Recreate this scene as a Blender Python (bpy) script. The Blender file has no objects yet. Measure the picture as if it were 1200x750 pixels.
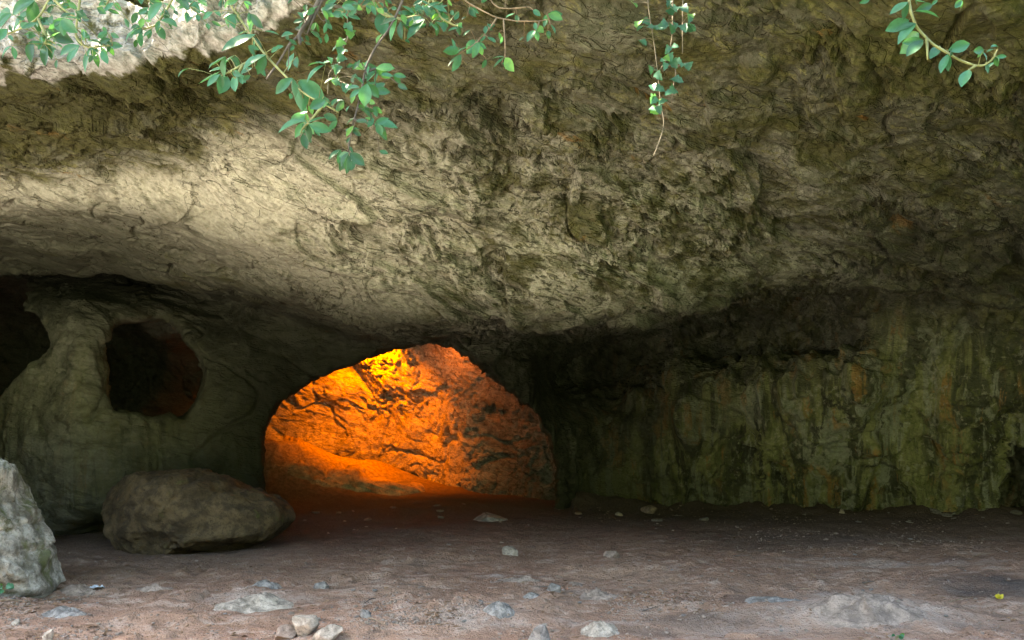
import bpy, math, random
import numpy as np
random.seed(7); RNG = np.random.default_rng(11)
R = math.radians
SC = bpy.context.scene
COL = SC.collection
F, HZ, CZ = 942.0, 490.0, 1.6          # focal length in photo pixels, horizon row, eye height

def at(px, py, Y):
    return np.array(((px-600)/F*Y, Y, CZ+(HZ-py)/F*Y))

# ------------------------------------------------------------------ noise
_perm = np.random.default_rng(3).permutation(256).astype(np.int32)
_perm = np.concatenate([_perm, _perm, _perm])
_g = np.random.default_rng(4).normal(size=(256, 3)); _g = (_g/np.linalg.norm(_g, axis=1)[:, None]).astype(np.float32)

def perlin(p):
    p = np.asarray(p, np.float32)
    i = np.floor(p); f = p-i; i = i.astype(np.int32) & 255
    w = f*f*f*(f*(f*6-15)+10)
    out = 0
    for dx in (0, 1):
        wx = w[:, 0] if dx else 1-w[:, 0]
        for dy in (0, 1):
            wy = w[:, 1] if dy else 1-w[:, 1]
            for dz in (0, 1):
                wz = w[:, 2] if dz else 1-w[:, 2]
                h = _perm[_perm[_perm[(i[:, 0]+dx) & 255]+((i[:, 1]+dy) & 255)]+((i[:, 2]+dz) & 255)]
                g = _g[h]
                out = out+wx*wy*wz*(g[:, 0]*(f[:, 0]-dx)+g[:, 1]*(f[:, 1]-dy)+g[:, 2]*(f[:, 2]-dz))
    return out*1.5

def fbm(p, o=4, s=0.0, gain=.5):
    a, r = 1.0, 0
    p = np.asarray(p, np.float32)+np.float32(s)
    for _ in range(o):
        r = r+a*perlin(p); p = p*2.03+17.1; a *= gain
    return r

def ridged(p, o=4, s=0.0):
    a, r = 1.0, 0
    p = np.asarray(p, np.float32)+np.float32(s)
    for _ in range(o):
        r = r+a*(1-2*np.abs(perlin(p))); p = p*2.1+9.7; a *= .5
    return r

def facets(p):                                 # broken faces: every cell a tilted plane of its own
    p = np.asarray(p, np.float32); i0 = np.floor(p-.5).astype(np.int32); best = np.full(len(p), 9e9, np.float32); out = np.zeros(len(p), np.float32)
    for dx in (0, 1):
        for dy in (0, 1):
            for dz in (0, 1):
                c = i0+np.array((dx, dy, dz), np.int32)
                h = _perm[_perm[_perm[c[:, 0] & 255]+(c[:, 1] & 255)]+(c[:, 2] & 255)]
                q = p-(c+np.float32(.5)+.40*_g[h]); d = (q*q).sum(1); m = d < best
                v = (q*_g[(h*7+3) & 255]).sum(1)*.55+_g[(h*5+1) & 255, 0]*.5
                best = np.where(m, d, best); out = np.where(m, v, out)
    return out

def sstep(a, b, x):
    t = np.clip((x-a)/(b-a), 0, 1); return t*t*(3-2*t)

def blur1(a, sig, ax):
    n = max(1, int(sig*3)); k = np.exp(-.5*(np.arange(-n, n+1)/sig)**2); k /= k.sum()
    pad = [(0, 0)]*a.ndim; pad[ax] = (n, n)
    b = np.pad(a, pad, mode='edge'); out = 0
    for j, kk in enumerate(k):
        sl = [slice(None)]*a.ndim; sl[ax] = slice(j, j+a.shape[ax]); out = out+kk*b[tuple(sl)]
    return out

class Lut:                                    # smooth 2-D table over (a, b)
    def __init__(s, As, Bs, T, a0, a1, na, b0, b1, nb, sa, sb):
        s.a0, s.b0 = a0, b0; s.da = (a1-a0)/(na-1); s.db = (b1-b0)/(nb-1); s.na, s.nb = na, nb
        A = np.linspace(a0, a1, na); B = np.linspace(b0, b1, nb)
        T = np.asarray(T, float)
        T1 = np.stack([np.interp(B, Bs, r) for r in T]) if Bs is not None else T
        T2 = np.stack([np.interp(A, As, T1[:, j]) for j in range(nb)], 1)
        if sa: T2 = blur1(T2, sa/s.da, 0)
        if sb: T2 = blur1(T2, sb/s.db, 1)
        s.T = T2.astype(np.float32)
    def __call__(s, a, b):
        x = np.clip((a-s.a0)/s.da, 0, s.na-1.001); y = np.clip((b-s.b0)/s.db, 0, s.nb-1.001)
        i = x.astype(np.int32); j = y.astype(np.int32); fx = x-i; fy = y-j; T = s.T
        return (T[i, j]*(1-fx)+T[i+1, j]*fx)*(1-fy)+(T[i, j+1]*(1-fx)+T[i+1, j+1]*fx)*fy

# ------------------------------------------------------------------ the cave, as a solid
# underside of the roof: height over (bearing, distance)
ceil_cols = [
 (-200, [(85,5.8),(205,8.3),(213,8.36),(228,8.46),(275,9.8),(318,11.3)]),
 (0,   [(85,5.8),(203,8.3),(211,8.36),(228,8.46),(275,9.8),(320,11.3)]),
 (150, [(60,5.5),(186,8.0),(194,8.06),(241,8.42),(286,9.8),(328,11.1)]),
 (300, [(15,5.3),(134,7.0),(144,7.06),(282,8.4),(316,9.6),(344,10.4)]),
 (450, [(-60,4.8),(50,6.0),(135,7.0),(255,8.1),(320,8.8),(374,9.35)]),
 (600, [(-80,4.7),(0,5.3),(110,6.6),(210,7.9),(300,8.8),(350,9.1),(391,9.4)]),
 (750, [(-80,4.7),(0,5.3),(110,6.6),(210,8.0),(295,9.0),(350,9.35),(390,9.65)]),
 (830, [(-80,4.7),(0,5.3),(110,6.6),(210,8.0),(285,9.3),(340,9.9),(374,10.2)]),
 (900, [(-80,4.7),(0,5.2),(110,6.6),(200,8.0),(270,9.5),(320,10.6),(345,11.1)]),
 (1050,[(-80,4.6),(0,5.0),(110,6.3),(200,7.8),(270,9.3),(320,10.5),(343,11.0)]),
 (1200,[(-80,4.4),(0,4.8),(110,6.1),(200,7.6),(280,9.2),(340,10.5),(362,11.0)]),
 (1450,[(-80,4.4),(0,4.8),(110,6.1),(200,7.6),(280,9.2),(340,10.5),(362,11.0)])]
Yg = np.linspace(3, 22, 381); T = []; lipY = []; hangY = []
for px, pts in ceil_cols:
    ys = [p[1] for p in pts]; zs = [CZ+(HZ-p[0])/F*p[1] for p in pts]
    lipY.append(ys[0]); hangY.append(ys[-1])
    rec = .6 if px < 200 else .5 if px > 760 else .55 if px > 620 else -.12 if px == 450 else .35 if px == 600 else .1
    ys = [2]+ys+[ys[-1]+.3, ys[-1]+1.4, 30]; zs = [zs[0]+.1]+zs+[zs[-1]+rec*.6, zs[-1]+rec, zs[-1]+rec+.2]
    T.append(np.interp(Yg, ys, zs))
CEIL = Lut([c[0] for c in ceil_cols], None, T, -220, 1460, 169, 3, 22, 381, 28, .10)
LIP = lambda px: np.interp(px, [c[0] for c in ceil_cols], lipY)
HANG = lambda px: np.interp(px, [c[0] for c in ceil_cols], hangY)

rows = [300,350,400,450,500,550,600,650]
wall_cols = [
 (-100,[11.4]*8),
 (0,   [14.0,12.2,11.7,11.6,11.5,11.4,11.3,11.3]),
 (50,  [14.0,11.8,11.4,11.2,11.1,11.0,11.0,11.3]),
 (95,  [14.0,11.5,11.1,10.9,10.8,10.8,10.8,11.3]),
 (140, [14.0,11.9,11.4,11.2,11.1,11.0,11.0,11.4]),
 (190, [14.0,12.6,11.9,11.6,11.5,11.4,11.3,11.4]),
 (250, [13.6,13.2,12.2,11.8,11.7,11.6,11.5,11.5]),
 (310, [12.6,12.5,12.4,12.1,12.0,11.9,11.8,11.8]),
 (400, [12.4,12.4,12.4,12.4,12.3,12.2,12.2,12.2]),
 (500, [12.5,12.5,12.5,12.5,12.4,12.4,12.4,12.4]),
 (570, [12.5,12.5,12.5,12.4,12.4,12.6,12.6,12.6]),
 (620, [12.6,12.6,12.7,12.7,12.7,12.8,12.9,12.9]),
 (660, [13.5,13.8,14.8,15.0,13.8,13.6,13.7,13.7]),
 (715, [14.5,15.2,16.2,16.0,14.5,14.2,14.3,14.3]),
 (765, [14.2,14.8,15.8,15.2,14.1,14.1,14.2,14.2]),
 (800, [14.2,14.6,15.2,13.7,13.7,14.0,14.1,14.1]),
 (860, [14.2,14.8,15.6,13.5,13.5,13.8,13.9,13.9]),
 (930, [14.0,14.6,15.5,12.9,13.2,13.5,13.6,13.6]),
 (985, [13.4,14.0,13.9,12.4,12.9,13.3,13.5,13.5]),
 (1010,[12.6,12.9,12.7,12.3,12.8,13.2,13.4,13.4]),
 (1060,[12.2,12.3,12.5,12.7,13.0,13.1,13.3,13.3]),
 (1100,[11.9,12.0,12.3,12.6,12.9,13.0,13.1,13.1]),
 (1130,[11.9,12.1,12.5,12.4,12.6,12.7,12.8,12.8]),
 (1200,[11.6,11.9,12.3,12.3,12.5,12.6,12.7,12.7]),
 (1450,[11.0]*8)]
WALL = Lut([c[0] for c in wall_cols], rows, [c[1] for c in wall_cols], -220, 1460, 421, 250, 700, 121, 9, 8)
brow = [350,400,450,500,550,600]
back_cols = [
 (-200,[13.6,14.4,14.8,15.0,15.0,15.0]),
 (120, [14.4,15.2,15.7,16.0,16.0,16.0]),
 (310, [14.6,15.5,16.2,16.6,16.6,16.6]),
 (420, [14.0,15.2,15.9,16.6,16.7,16.7]),
 (500, [13.6,14.8,15.4,16.1,16.3,16.3]),
 (528, [13.3,14.3,14.9,15.6,15.8,15.8]),
 (546, [12.9,13.8,14.4,14.9,15.1,15.1]),
 (560, [13.0,13.9,14.6,14.9,15.0,15.0]),
 (600, [12.8,13.6,14.4,14.7,14.8,14.8]),
 (645, [12.6,12.8,13.4,13.9,14.0,14.0]),
 (690, [12.2,12.2,12.4,12.6,12.7,12.7]), (1460,[12]*6)]
BACK = Lut([c[0] for c in back_cols], brow, [c[1] for c in back_cols], -220, 1460, 421, 300, 640, 91, 9, 14)

def poly_lut(pts, x0, x1, y0, y1, st=4):
    P = np.array(pts, float); Q = np.roll(P, -1, 0)
    nx, ny = int((x1-x0)/st)+1, int((y1-y0)/st)+1
    gx, gy = np.meshgrid(np.linspace(x0, x1, nx), np.linspace(y0, y1, ny), indexing='ij')
    d = np.full(gx.shape, 1e9); ins = np.zeros(gx.shape, bool)
    for (ax, ay), (bx, by) in zip(P, Q):
        t = np.clip(((gx-ax)*(bx-ax)+(gy-ay)*(by-ay))/((bx-ax)**2+(by-ay)**2+1e-9), 0, 1)
        d = np.minimum(d, np.hypot(gx-ax-t*(bx-ax), gy-ay-t*(by-ay)))
        c = ((ay > gy) != (by > gy)) & (gx < (bx-ax)*(gy-ay)/(by-ay+1e-12)+ax); ins ^= c
    L = Lut.__new__(Lut); L.a0, L.b0, L.da, L.db, L.na, L.nb = x0, y0, (x1-x0)/(nx-1), (y1-y0)/(ny-1), nx, ny
    L.T = np.where(ins, d, -d).astype(np.float32); return L
ARCH = poly_lut([(313,640),(308,545),(311,505),(330,468),(375,441),(420,420),(455,408),(490,401),(524,405),(553,419),(578,441),(602,462),(626,484),(644,512),(652,552),(655,640)], 200, 800, 330, 680)
WIND = poly_lut([(128,384),(150,374),(200,372),(214,394),(234,410),(239,436),(233,464),(219,490),(180,493),(130,486),(118,450),(113,405)], 20, 340, 300, 560)
LOPE = poly_lut([(-200,350),(0,356),(38,369),(60,386),(67,403),(55,420),(30,445),(0,476),(-100,570),(-200,600)], -300, 200, 280, 640)

def smax(a, b, k):
    h = np.clip(.5+.5*(a-b)/k, 0, 1); return b+(a-b)*h+k*h*(1-h)
def smin(a, b, k): return -smax(-a, -b, k)

def ell(X, Y, Z, c, r):
    q = np.sqrt(((X-c[0])/r[0])**2+((Y-c[1])/r[1])**2+((Z-c[2])/r[2])**2); return (1-q)*min(r)

def cliffY(px, Z):
    return LIP(px)+.10+.16*np.maximum(Z-4.2, 0)

def air(X, Y, Z):                              # > 0 is air, < 0 is rock
    px = 600+F*X/Y; py = HZ-F*(Z-CZ)/Y; s = Y/F
    pn = np.stack([X.ravel(), Y.ravel(), Z.ravel()], 1)
    n = fbm(pn*.55, 3, 5.).reshape(X.shape)
    n2 = fbm(pn*np.array([1.5, 1.5, 1.2]), 2, 31.).reshape(X.shape)
    c = CEIL(px, Y); wl = WALL(px, py)
    a = smin((c-Z)*.85, (wl-Y)*.9, .16)+.07*n+.04*n2
    a = np.minimum(a, 12-np.abs(X))
    out = np.minimum(cliffY(px, Z)-Y+.22*n+.12*n2, 30)
    a = smax(a, out, .12)
    # inner chamber, behind a thin wall
    ch = smin(smin(BACK(px, py)-Y+.16*n+.05*n2, Y-(wl+.6), .12), 3.75-.25*np.abs(X+3)-Z, .3)
    ch = np.minimum(ch, X+8.2)
    a = np.maximum(a, ch)
    a = smax(a, np.minimum(np.minimum(ARCH(px, py)*s+.03*n2, Y-10.5), 14.2-Y), .07)
    a = smax(a, np.minimum(np.minimum(WIND(px, py)*s+.05*n2, Y-10.5), 13.6-Y), .07)
    a = smax(a, np.minimum(np.minimum(LOPE(px, py)*s+.05*n2, Y-10.5), 13.2-Y), .10)
    a = np.maximum(a, ell(X, Y, Z, at(0, 440, 13.8), (3.0, 2.6, 1.7))+.1*n)
    a = smax(a, ell(X, Y, Z, at(1212, 575, 12.9), (.60, 1.4, .95)), .1)
    # alcoves high on the right wall
    a = smax(a, ell(X, Y, Z, at(890, 392, 13.9), (1.7, 1.9, .60))+.06*n2, .08)
    a = smax(a, ell(X, Y, Z, at(706, 432, 14.5), (.85, 1.4, .60))+.06*n2, .08)
    # undercut at the foot of the pillar
    a = smax(a, ell(X, Y, Z, at(98, 648, 10.75), (.85, .75, .46)), .12)
    return a

H = .1
x0, y0, z0 = -14., 3.2, -.8
gx, gy, gz = np.arange(x0, 14.01, H), np.arange(y0, 18.6, H), np.arange(z0, 8.01, H)
FIELD = np.empty((len(gx), len(gy), len(gz)), np.float32)
for i0 in range(0, len(gx), 40):
    X, Y, Z = np.meshgrid(gx[i0:i0+40], gy, gz, indexing='ij')
    FIELD[i0:i0+40] = air(X, Y, Z)
for sl in ((0,), (-1,)):
    FIELD[sl[0]] = .05; FIELD[:, sl[0]] = .05; FIELD[:, :, sl[0]] = .05

def nets(Fd):
    S = Fd > 0; nx, ny, nz = [n-1 for n in Fd.shape]
    cnt = np.zeros((nx, ny, nz), np.int8)
    for d in np.ndindex(2, 2, 2): cnt += S[d[0]:d[0]+nx, d[1]:d[1]+ny, d[2]:d[2]+nz]
    act = (cnt > 0) & (cnt < 8); ijk = np.argwhere(act)
    vid = np.full((nx, ny, nz), -1, np.int32); vid[act] = np.arange(len(ijk))
    acc = np.zeros((len(ijk), 3)); num = np.zeros(len(ijk))
    for ax in range(3):
        o = [a for a in range(3) if a != ax]
        for b0 in (0, 1):
            for b1 in (0, 1):
                A = ijk.copy(); A[:, o[0]] += b0; A[:, o[1]] += b1; B = A.copy(); B[:, ax] += 1
                fa = Fd[tuple(A.T)]; fb = Fd[tuple(B.T)]; m = (fa > 0) != (fb > 0)
                t = fa[m]/(fa[m]-fb[m]); p = A[m].astype(float); p[:, ax] += t
                acc[m] += p; num[m] += 1
    V = acc/num[:, None]
    Q = []
    for ax in range(3):
        o = [a for a in range(3) if a != ax]
        sa = [slice(None)]*3; sb = [slice(None)]*3; sa[ax] = slice(0, -1); sb[ax] = slice(1, None)
        for a in o: sa[a] = slice(1, -1); sb[a] = slice(1, -1)
        s1, s2 = S[tuple(sa)], S[tuple(sb)]
        e = np.argwhere(s1 != s2); up = s2[s1 != s2]          # air on the + side
        for a in o: e[:, a] += 1
        c = []
        for d0, d1 in ((-1, -1), (0, -1), (0, 0), (-1, 0)):
            k = e.copy(); k[:, o[0]] += d0; k[:, o[1]] += d1; c.append(vid[tuple(k.T)])
        q = np.stack(c, 1); flip = up if ax != 1 else ~up
        q[~flip] = q[~flip][:, ::-1]; Q.append(q)
    return V, np.concatenate(Q)

V, Q = nets(FIELD); del FIELD
V = V*H+np.array([x0, y0, z0])

def mesh_from(name, V, Q):
    me = bpy.data.meshes.new(name); n = len(Q); k = Q.shape[1]
    me.vertices.add(len(V)); me.vertices.foreach_set('co', np.asarray(V, np.float32).ravel())
    me.loops.add(n*k); me.loops.foreach_set('vertex_index', np.asarray(Q, np.int32).ravel())
    me.polygons.add(n); me.polygons.foreach_set('loop_start', np.arange(0, n*k, k, dtype=np.int32))
    me.polygons.foreach_set('use_smooth', np.ones(n, bool))
    me.update(calc_edges=True); return me

def readmesh(me):
    n = len(me.vertices); co = np.empty(n*3, np.float32); me.vertices.foreach_get('co', co)
    no = np.empty(n*3, np.float32); me.vertices.foreach_get('normal', no)
    q = np.empty(len(me.loops), np.int32); me.loops.foreach_get('vertex_index', q)
    return co.reshape(-1, 3).astype(np.float64), no.reshape(-1, 3).astype(np.float64), q

def subdivide(V, Q, lv):
    me = mesh_from('tmp', V, Q); ob = bpy.data.objects.new('tmp', me); COL.objects.link(ob)
    md = ob.modifiers.new('s', 'SUBSURF'); md.levels = md.render_levels = lv; md.boundary_smooth = 'ALL'
    dg = bpy.context.evaluated_depsgraph_get(); ev = ob.evaluated_get(dg).to_mesh()
    co, no, q = readmesh(ev); ob.evaluated_get(dg).to_mesh_clear()
    bpy.data.objects.remove(ob); bpy.data.meshes.remove(me)
    return co, no, q.reshape(-1, 4)

fc = V[Q].mean(1)
fpx = 600+F*fc[:, 0]/fc[:, 1]; fpy = HZ-F*(fc[:, 2]-CZ)/fc[:, 1]
shown = (fpx > -170) & (fpx < 1370) & (fpy > -120) & (fc[:, 2] > -.25) & (fc[:, 1] < 18.2) & (fc[:, 2] < 7.5) & (fc[:, 1] > 3.9)
def compact(V, Q):
    u, inv = np.unique(Q, return_inverse=True); return V[u], inv.reshape(Q.shape)
HV, HQ = compact(V, Q[~shown])                 # the hidden outside of the rock
CV, CQ = compact(V, Q[shown])
CV, CN, CQ = subdivide(CV, CQ, 2)

# surface character over the cave, tables by bearing (photo column) and height (photo row)
def table(txt, cols, rws, sa=35, sb=22):
    M = np.array([[float(v) for v in l.split()] for l in txt.strip().splitlines()]).T
    return Lut(cols, rws, M, -220, 1460, 169, -150, 700, 86, sa, sb)
tc = [0, 150, 300, 450, 600, 750, 900, 1050, 1200]; tr = [0, 60, 120, 180, 220, 270, 330, 380, 440, 520, 600]
MOSS = table('''
.9 .9 .7 .5 .45 .5 .6 .7 .8
.9 .9 .8 .5 .45 .5 .6 .8 .9
1 1 .8 .4 .4 .5 .5 .6 .7
1 .8 .1 .3 .45 .5 .55 .55 .6
.3 .1 .0 .25 .45 .55 .55 .5 .5
.0 .0 .1 .3 .5 .55 .5 .4 .4
.2 .2 .3 .3 .45 .5 .5 .4 .4
.0 .1 .3 .3 .3 .3 .4 .4 .5
.0 .1 .3 .3 .3 .4 .4 .5 .6
.0 .1 .3 .3 .3 .4 .4 .6 .7
.1 .2 .3 .3 .3 .4 .5 .7 .8''', tc, tr, 30, 14)
TAN = table('''
.0 .0 .0 .05 .05 .1 .1 .1 .1
.0 .0 .0 .05 .1 .15 .15 .1 .1
.0 .0 .1 .2 .25 .3 .25 .15 .1
.0 .3 1 .7 .5 .5 .4 .3 .2
.7 .9 1 .9 .8 .7 .55 .4 .25
.15 .1 .8 1 1 .9 .6 .2 .1
.2 .15 .3 1 1 1 .9 .2 .1
.5 .4 .2 .5 .9 .8 .3 .3 .2
.6 .3 .2 .2 .2 .2 .4 .5 .4
.6 .2 .1 .2 .2 .2 .4 .5 .5
.5 .1 .1 .2 .2 .2 .4 .5 .5''', tc, tr, 26, 12)
ROUGH = table('''
.5 .5 .5 .5 .42 .40 .40 .40 .40
.6 .6 .6 .6 .50 .45 .45 .45 .45
.7 .7 .7 .7 .70 .65 .60 .55 .55
.6 .5 .4 .8 .9 .85 .75 .65 .65
.3 .2 .3 .85 1 1 .85 .7 .7
.15 .15 .25 .85 1 1 .85 .7 .7
.35 .3 .3 .6 1 1 .85 .75 .65
.12 .12 .12 .25 .9 .8 .5 .4 .4
.08 .08 .12 .2 .3 .3 .3 .3 .3
.10 .08 .12 .2 .3 .3 .3 .4 .4
.12 .10 .12 .2 .3 .3 .4 .4 .4''', tc, tr)
STRK = table('''
0 0 0 0 0 0 0 0 0
0 0 0 0 0 0 0 0 0
0 0 0 0 0 0 0 0 0
0 0 0 0 0 0 0 0 0
0 0 0 0 0 0 0 0 0
0 0 0 0 0 0 0 0 0
0 0 0 0 0 0 0 0 0
.3 .2 .1 0 0 .3 .5 .6 .6
.5 .3 .2 0 .1 .8 1 1 1
.5 .4 .2 0 .2 1 1 1 1
.5 .4 .2 0 .2 1 1 1 1''', tc, tr)

DAMP_SHADE = table('''
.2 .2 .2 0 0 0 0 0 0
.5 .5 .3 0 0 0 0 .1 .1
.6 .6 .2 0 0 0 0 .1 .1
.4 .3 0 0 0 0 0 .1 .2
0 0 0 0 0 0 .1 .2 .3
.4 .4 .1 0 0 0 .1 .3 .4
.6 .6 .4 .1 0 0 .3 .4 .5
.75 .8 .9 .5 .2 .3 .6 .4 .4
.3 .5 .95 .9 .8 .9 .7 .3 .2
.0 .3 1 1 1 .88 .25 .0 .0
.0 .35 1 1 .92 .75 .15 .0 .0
.1 .65 1 1 .92 .75 .25 .1 .0''', tc, [0, 60, 120, 180, 220, 270, 326, 348, 380, 440, 520, 600], 26, 9)  # shade painted into slot, undersides and arch wall, partly dark wet rock

def shape_rock(P, N):
    px = 600+F*P[:, 0]/P[:, 1]; py = HZ-F*(P[:, 2]-CZ)/P[:, 1]
    rg = ROUGH(px, py); st = STRK(px, py)
    inner = sstep(.35, .6, P[:, 1]-WALL(px, py))*sstep(700, 650, px)
    rg = rg*(1-inner)+.55*inner; st = st*(1-inner)+.15*inner
    cl = sstep(.45, .0, P[:, 1]-cliffY(px, P[:, 2]))
    rg = rg*(1-cl)+.45*cl
    # smooth sweeps beside broken, pitted patches
    patch = .22+1.0*sstep(-.15, .30, fbm(P*np.array([.75, 1.0, 1.3]), 3, 123.)); rgm = rg*patch
    # beds run away to the right, dipping gently
    D1 = np.array((.86, .48, -.17)); D1 /= np.linalg.norm(D1); D2 = np.cross((.1, .25, 1.), D1); D2 /= np.linalg.norm(D2); D3 = np.cross(D1, D2)
    B = P@np.stack([D1, D2, D3], 1)
    warp = np.stack([fbm(P*.8, 2, 3.), fbm(P*.8, 2, 40.), fbm(P*.8, 2, 77.)], 1)
    Bw = B+.30*warp
    d = .05*fbm(P*1.1, 3, 12.)
    vert = st*sstep(-.6, .1, N[:, 2])             # flowstone only on the upright walls
    # broad planes with creases between them
    d += rg*(1-.6*inner)*(.20*facets(Bw*np.array([.55, 1.15, 1.0]))+.10*facets(Bw*np.array([1.1, 2.6, 2.2])+40))
    big = perlin(Bw*np.array([.28, .85, .7])+5)+.25*perlin(Bw*np.array([.8, 2.2, 1.6])+15); bs = big*2.4-np.floor(big*2.4); bs = np.where(bs < .92, bs/.92, (1-bs)/.08)
    d += (.06+.94*rg)*.12*(bs-.5)*(1-cl)*(1-.7*inner)
    slab = perlin(Bw*np.array([.7, 2.6, 2.0]))+.45*perlin(Bw*np.array([1.6, 5.2, 4.0])+31)
    saw = slab*2.2-np.floor(slab*2.2); saw = np.where(saw < .88, saw/.88, (1-saw)/.12)
    d += rgm*(1-.6*inner)*.055*(saw-.5)+rgm*.035*(ridged(Bw*np.array([1.3, 3.2, 2.6]), 4, 8.)-.3)
    Wf = Bw+.06*np.stack([perlin(P*4), perlin(P*4+50), perlin(P*4+90)], 1)
    d += rgm*(.060*facets(Wf*np.array([2.4, 5.2, 4.6]))+.040*facets(Wf*np.array([5.5, 10.5, 9.0])+7)+.016*facets(Wf*np.array([13, 23, 20])+3))
    pit = sstep(.20, .34, fbm(Bw*np.array([2.4, 5.6, 4.6]), 3, 55.))
    d -= pit*rgm*(1-cl)*.10
    d -= rgm*(1-cl)*.06*sstep(.26, .36, fbm(Bw*np.array([5.5, 11, 9]), 2, 155.))
    d += rgm*.022*fbm(Bw*np.array([6, 12, 10]), 3, 21.)+.006*fbm(P*16, 2, 2.)
    fl = fbm(P*np.array([2.2, 2.2, .30])+.20*warp, 3, 60.)
    sv = .25+1.2*sstep(-.2, .3, fbm(P*np.array([.9, .9, .7]), 2, 91.)); d += .22*st*fbm(P*np.array([.8, .8, .65]), 2, 44.)
    d += st*sv*(.17*fl+.07*ridged(P*np.array([2.6, 2.6, .32])+.15*warp, 3, 14.)+.030*facets(P*np.array([3.2, 3.2, 1.1])+.3*warp))
    # smooth rock: shallow scallops and thin cracks
    d += (1-rg)*(.012*ridged(P*np.array([1.3, 1.3, 2.0])+.5*warp, 3, 18.)+.020*facets(P*np.array([1.2, 1.2, .8])+.3*warp+60)+.006*facets(P*6+.5*warp))
    ck = sstep(.955, .995, 1-np.abs(perlin(P*np.array([.8, .8, 1.1])+.35*warp+9)))*sstep(-.05, .2, perlin(P*.7+4))
    d -= ck*.06
    ck = sstep(.95, .995, 1-np.abs(perlin(P*np.array([2.1, 2.1, 1.6])+.35*warp+29)))*sstep(.0, .25, perlin(P*1.1+14))
    d -= ck*.03
    d += cl*(.10*facets(P*np.array([1.6, 1.6, 2.6])+.3*warp)+.05*facets(P*np.array([4, 4, 6])+.3*warp))
    return P+N*d[:, None]
def refine(V, N, Q):                            # one more split of the near roof, watertight at its border
    c = V[Q].mean(1); sel = (c[:, 1] < 10.4) & (c[:, 2] > 2.5) & (np.abs(c[:, 0]) < c[:, 1]*.72)
    A = Q[sel]; k = len(V)
    e = np.sort(np.stack([A, np.roll(A, -1, 1)], 2).reshape(-1, 2), 1)
    key = e[:, 0].astype(np.int64)*k+e[:, 1]; u, inv, cnt = np.unique(key, return_inverse=True, return_counts=True)
    ea, eb = u//k, u % k; m = (inv.reshape(-1, 4)+k); f = np.arange(len(A))+k+len(u)
    V2 = np.concatenate([V, .5*(V[ea]+V[eb]), V[A].mean(1)]); N2 = np.concatenate([N, N[ea]+N[eb], N[A].sum(1)]); N2 /= np.linalg.norm(N2, axis=1)[:, None]+1e-9
    Qs = np.concatenate([np.stack([A[:, j], m[:, j], f, m[:, j-1]], 1) for j in range(4)])
    bd = cnt == 1
    return V2, N2, np.concatenate([Q[~sel], Qs]), (np.nonzero(bd)[0]+k, ea[bd], eb[bd])
CV, CN, CQ, (bi, ba, bb) = refine(CV, CN, CQ)
CV = shape_rock(CV, CN); CV[bi] = .5*(CV[ba]+CV[bb])
tmp = mesh_from('tmp', CV, CQ); _, CN, _ = readmesh(tmp); bpy.data.meshes.remove(tmp)
vpx = 600+F*CV[:, 0]/CV[:, 1]; vpy = HZ-F*(CV[:, 2]-CZ)/CV[:, 1]
inner_v = (CV[:, 1]-WALL(vpx, vpy))
cl_v = CV[:, 1]-cliffY(vpx, CV[:, 2])
A_moss = MOSS(vpx, vpy)*sstep(.6, .35, inner_v); A_tan = np.maximum(TAN(vpx, vpy), .7*sstep(.35, .6, inner_v)*(vpx < 700))
A_strk = STRK(vpx, vpy)*(1-sstep(.35, .6, inner_v)*(vpx < 700)); A_rgh = np.where((inner_v > .45) & (vpx < 690) & (vpx > 300), .62, ROUGH(vpx, vpy))
A_damp_shade = np.maximum.reduce([.8*sstep(.3, .6, inner_v)*sstep(525, 600, vpx)*(vpx < 700), DAMP_SHADE(vpx, vpy)*(1-sstep(.35, .6, inner_v)*(vpx < 700)), np.where(vpx < 85, .75, .86)*sstep(.3, .6, inner_v)*sstep(305, 285, vpx)])  # window backs and the chamber's right side blackened too, as painted shade
A_whit = sstep(.45, .1, cl_v)*sstep(500, 330, vpx)

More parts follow.
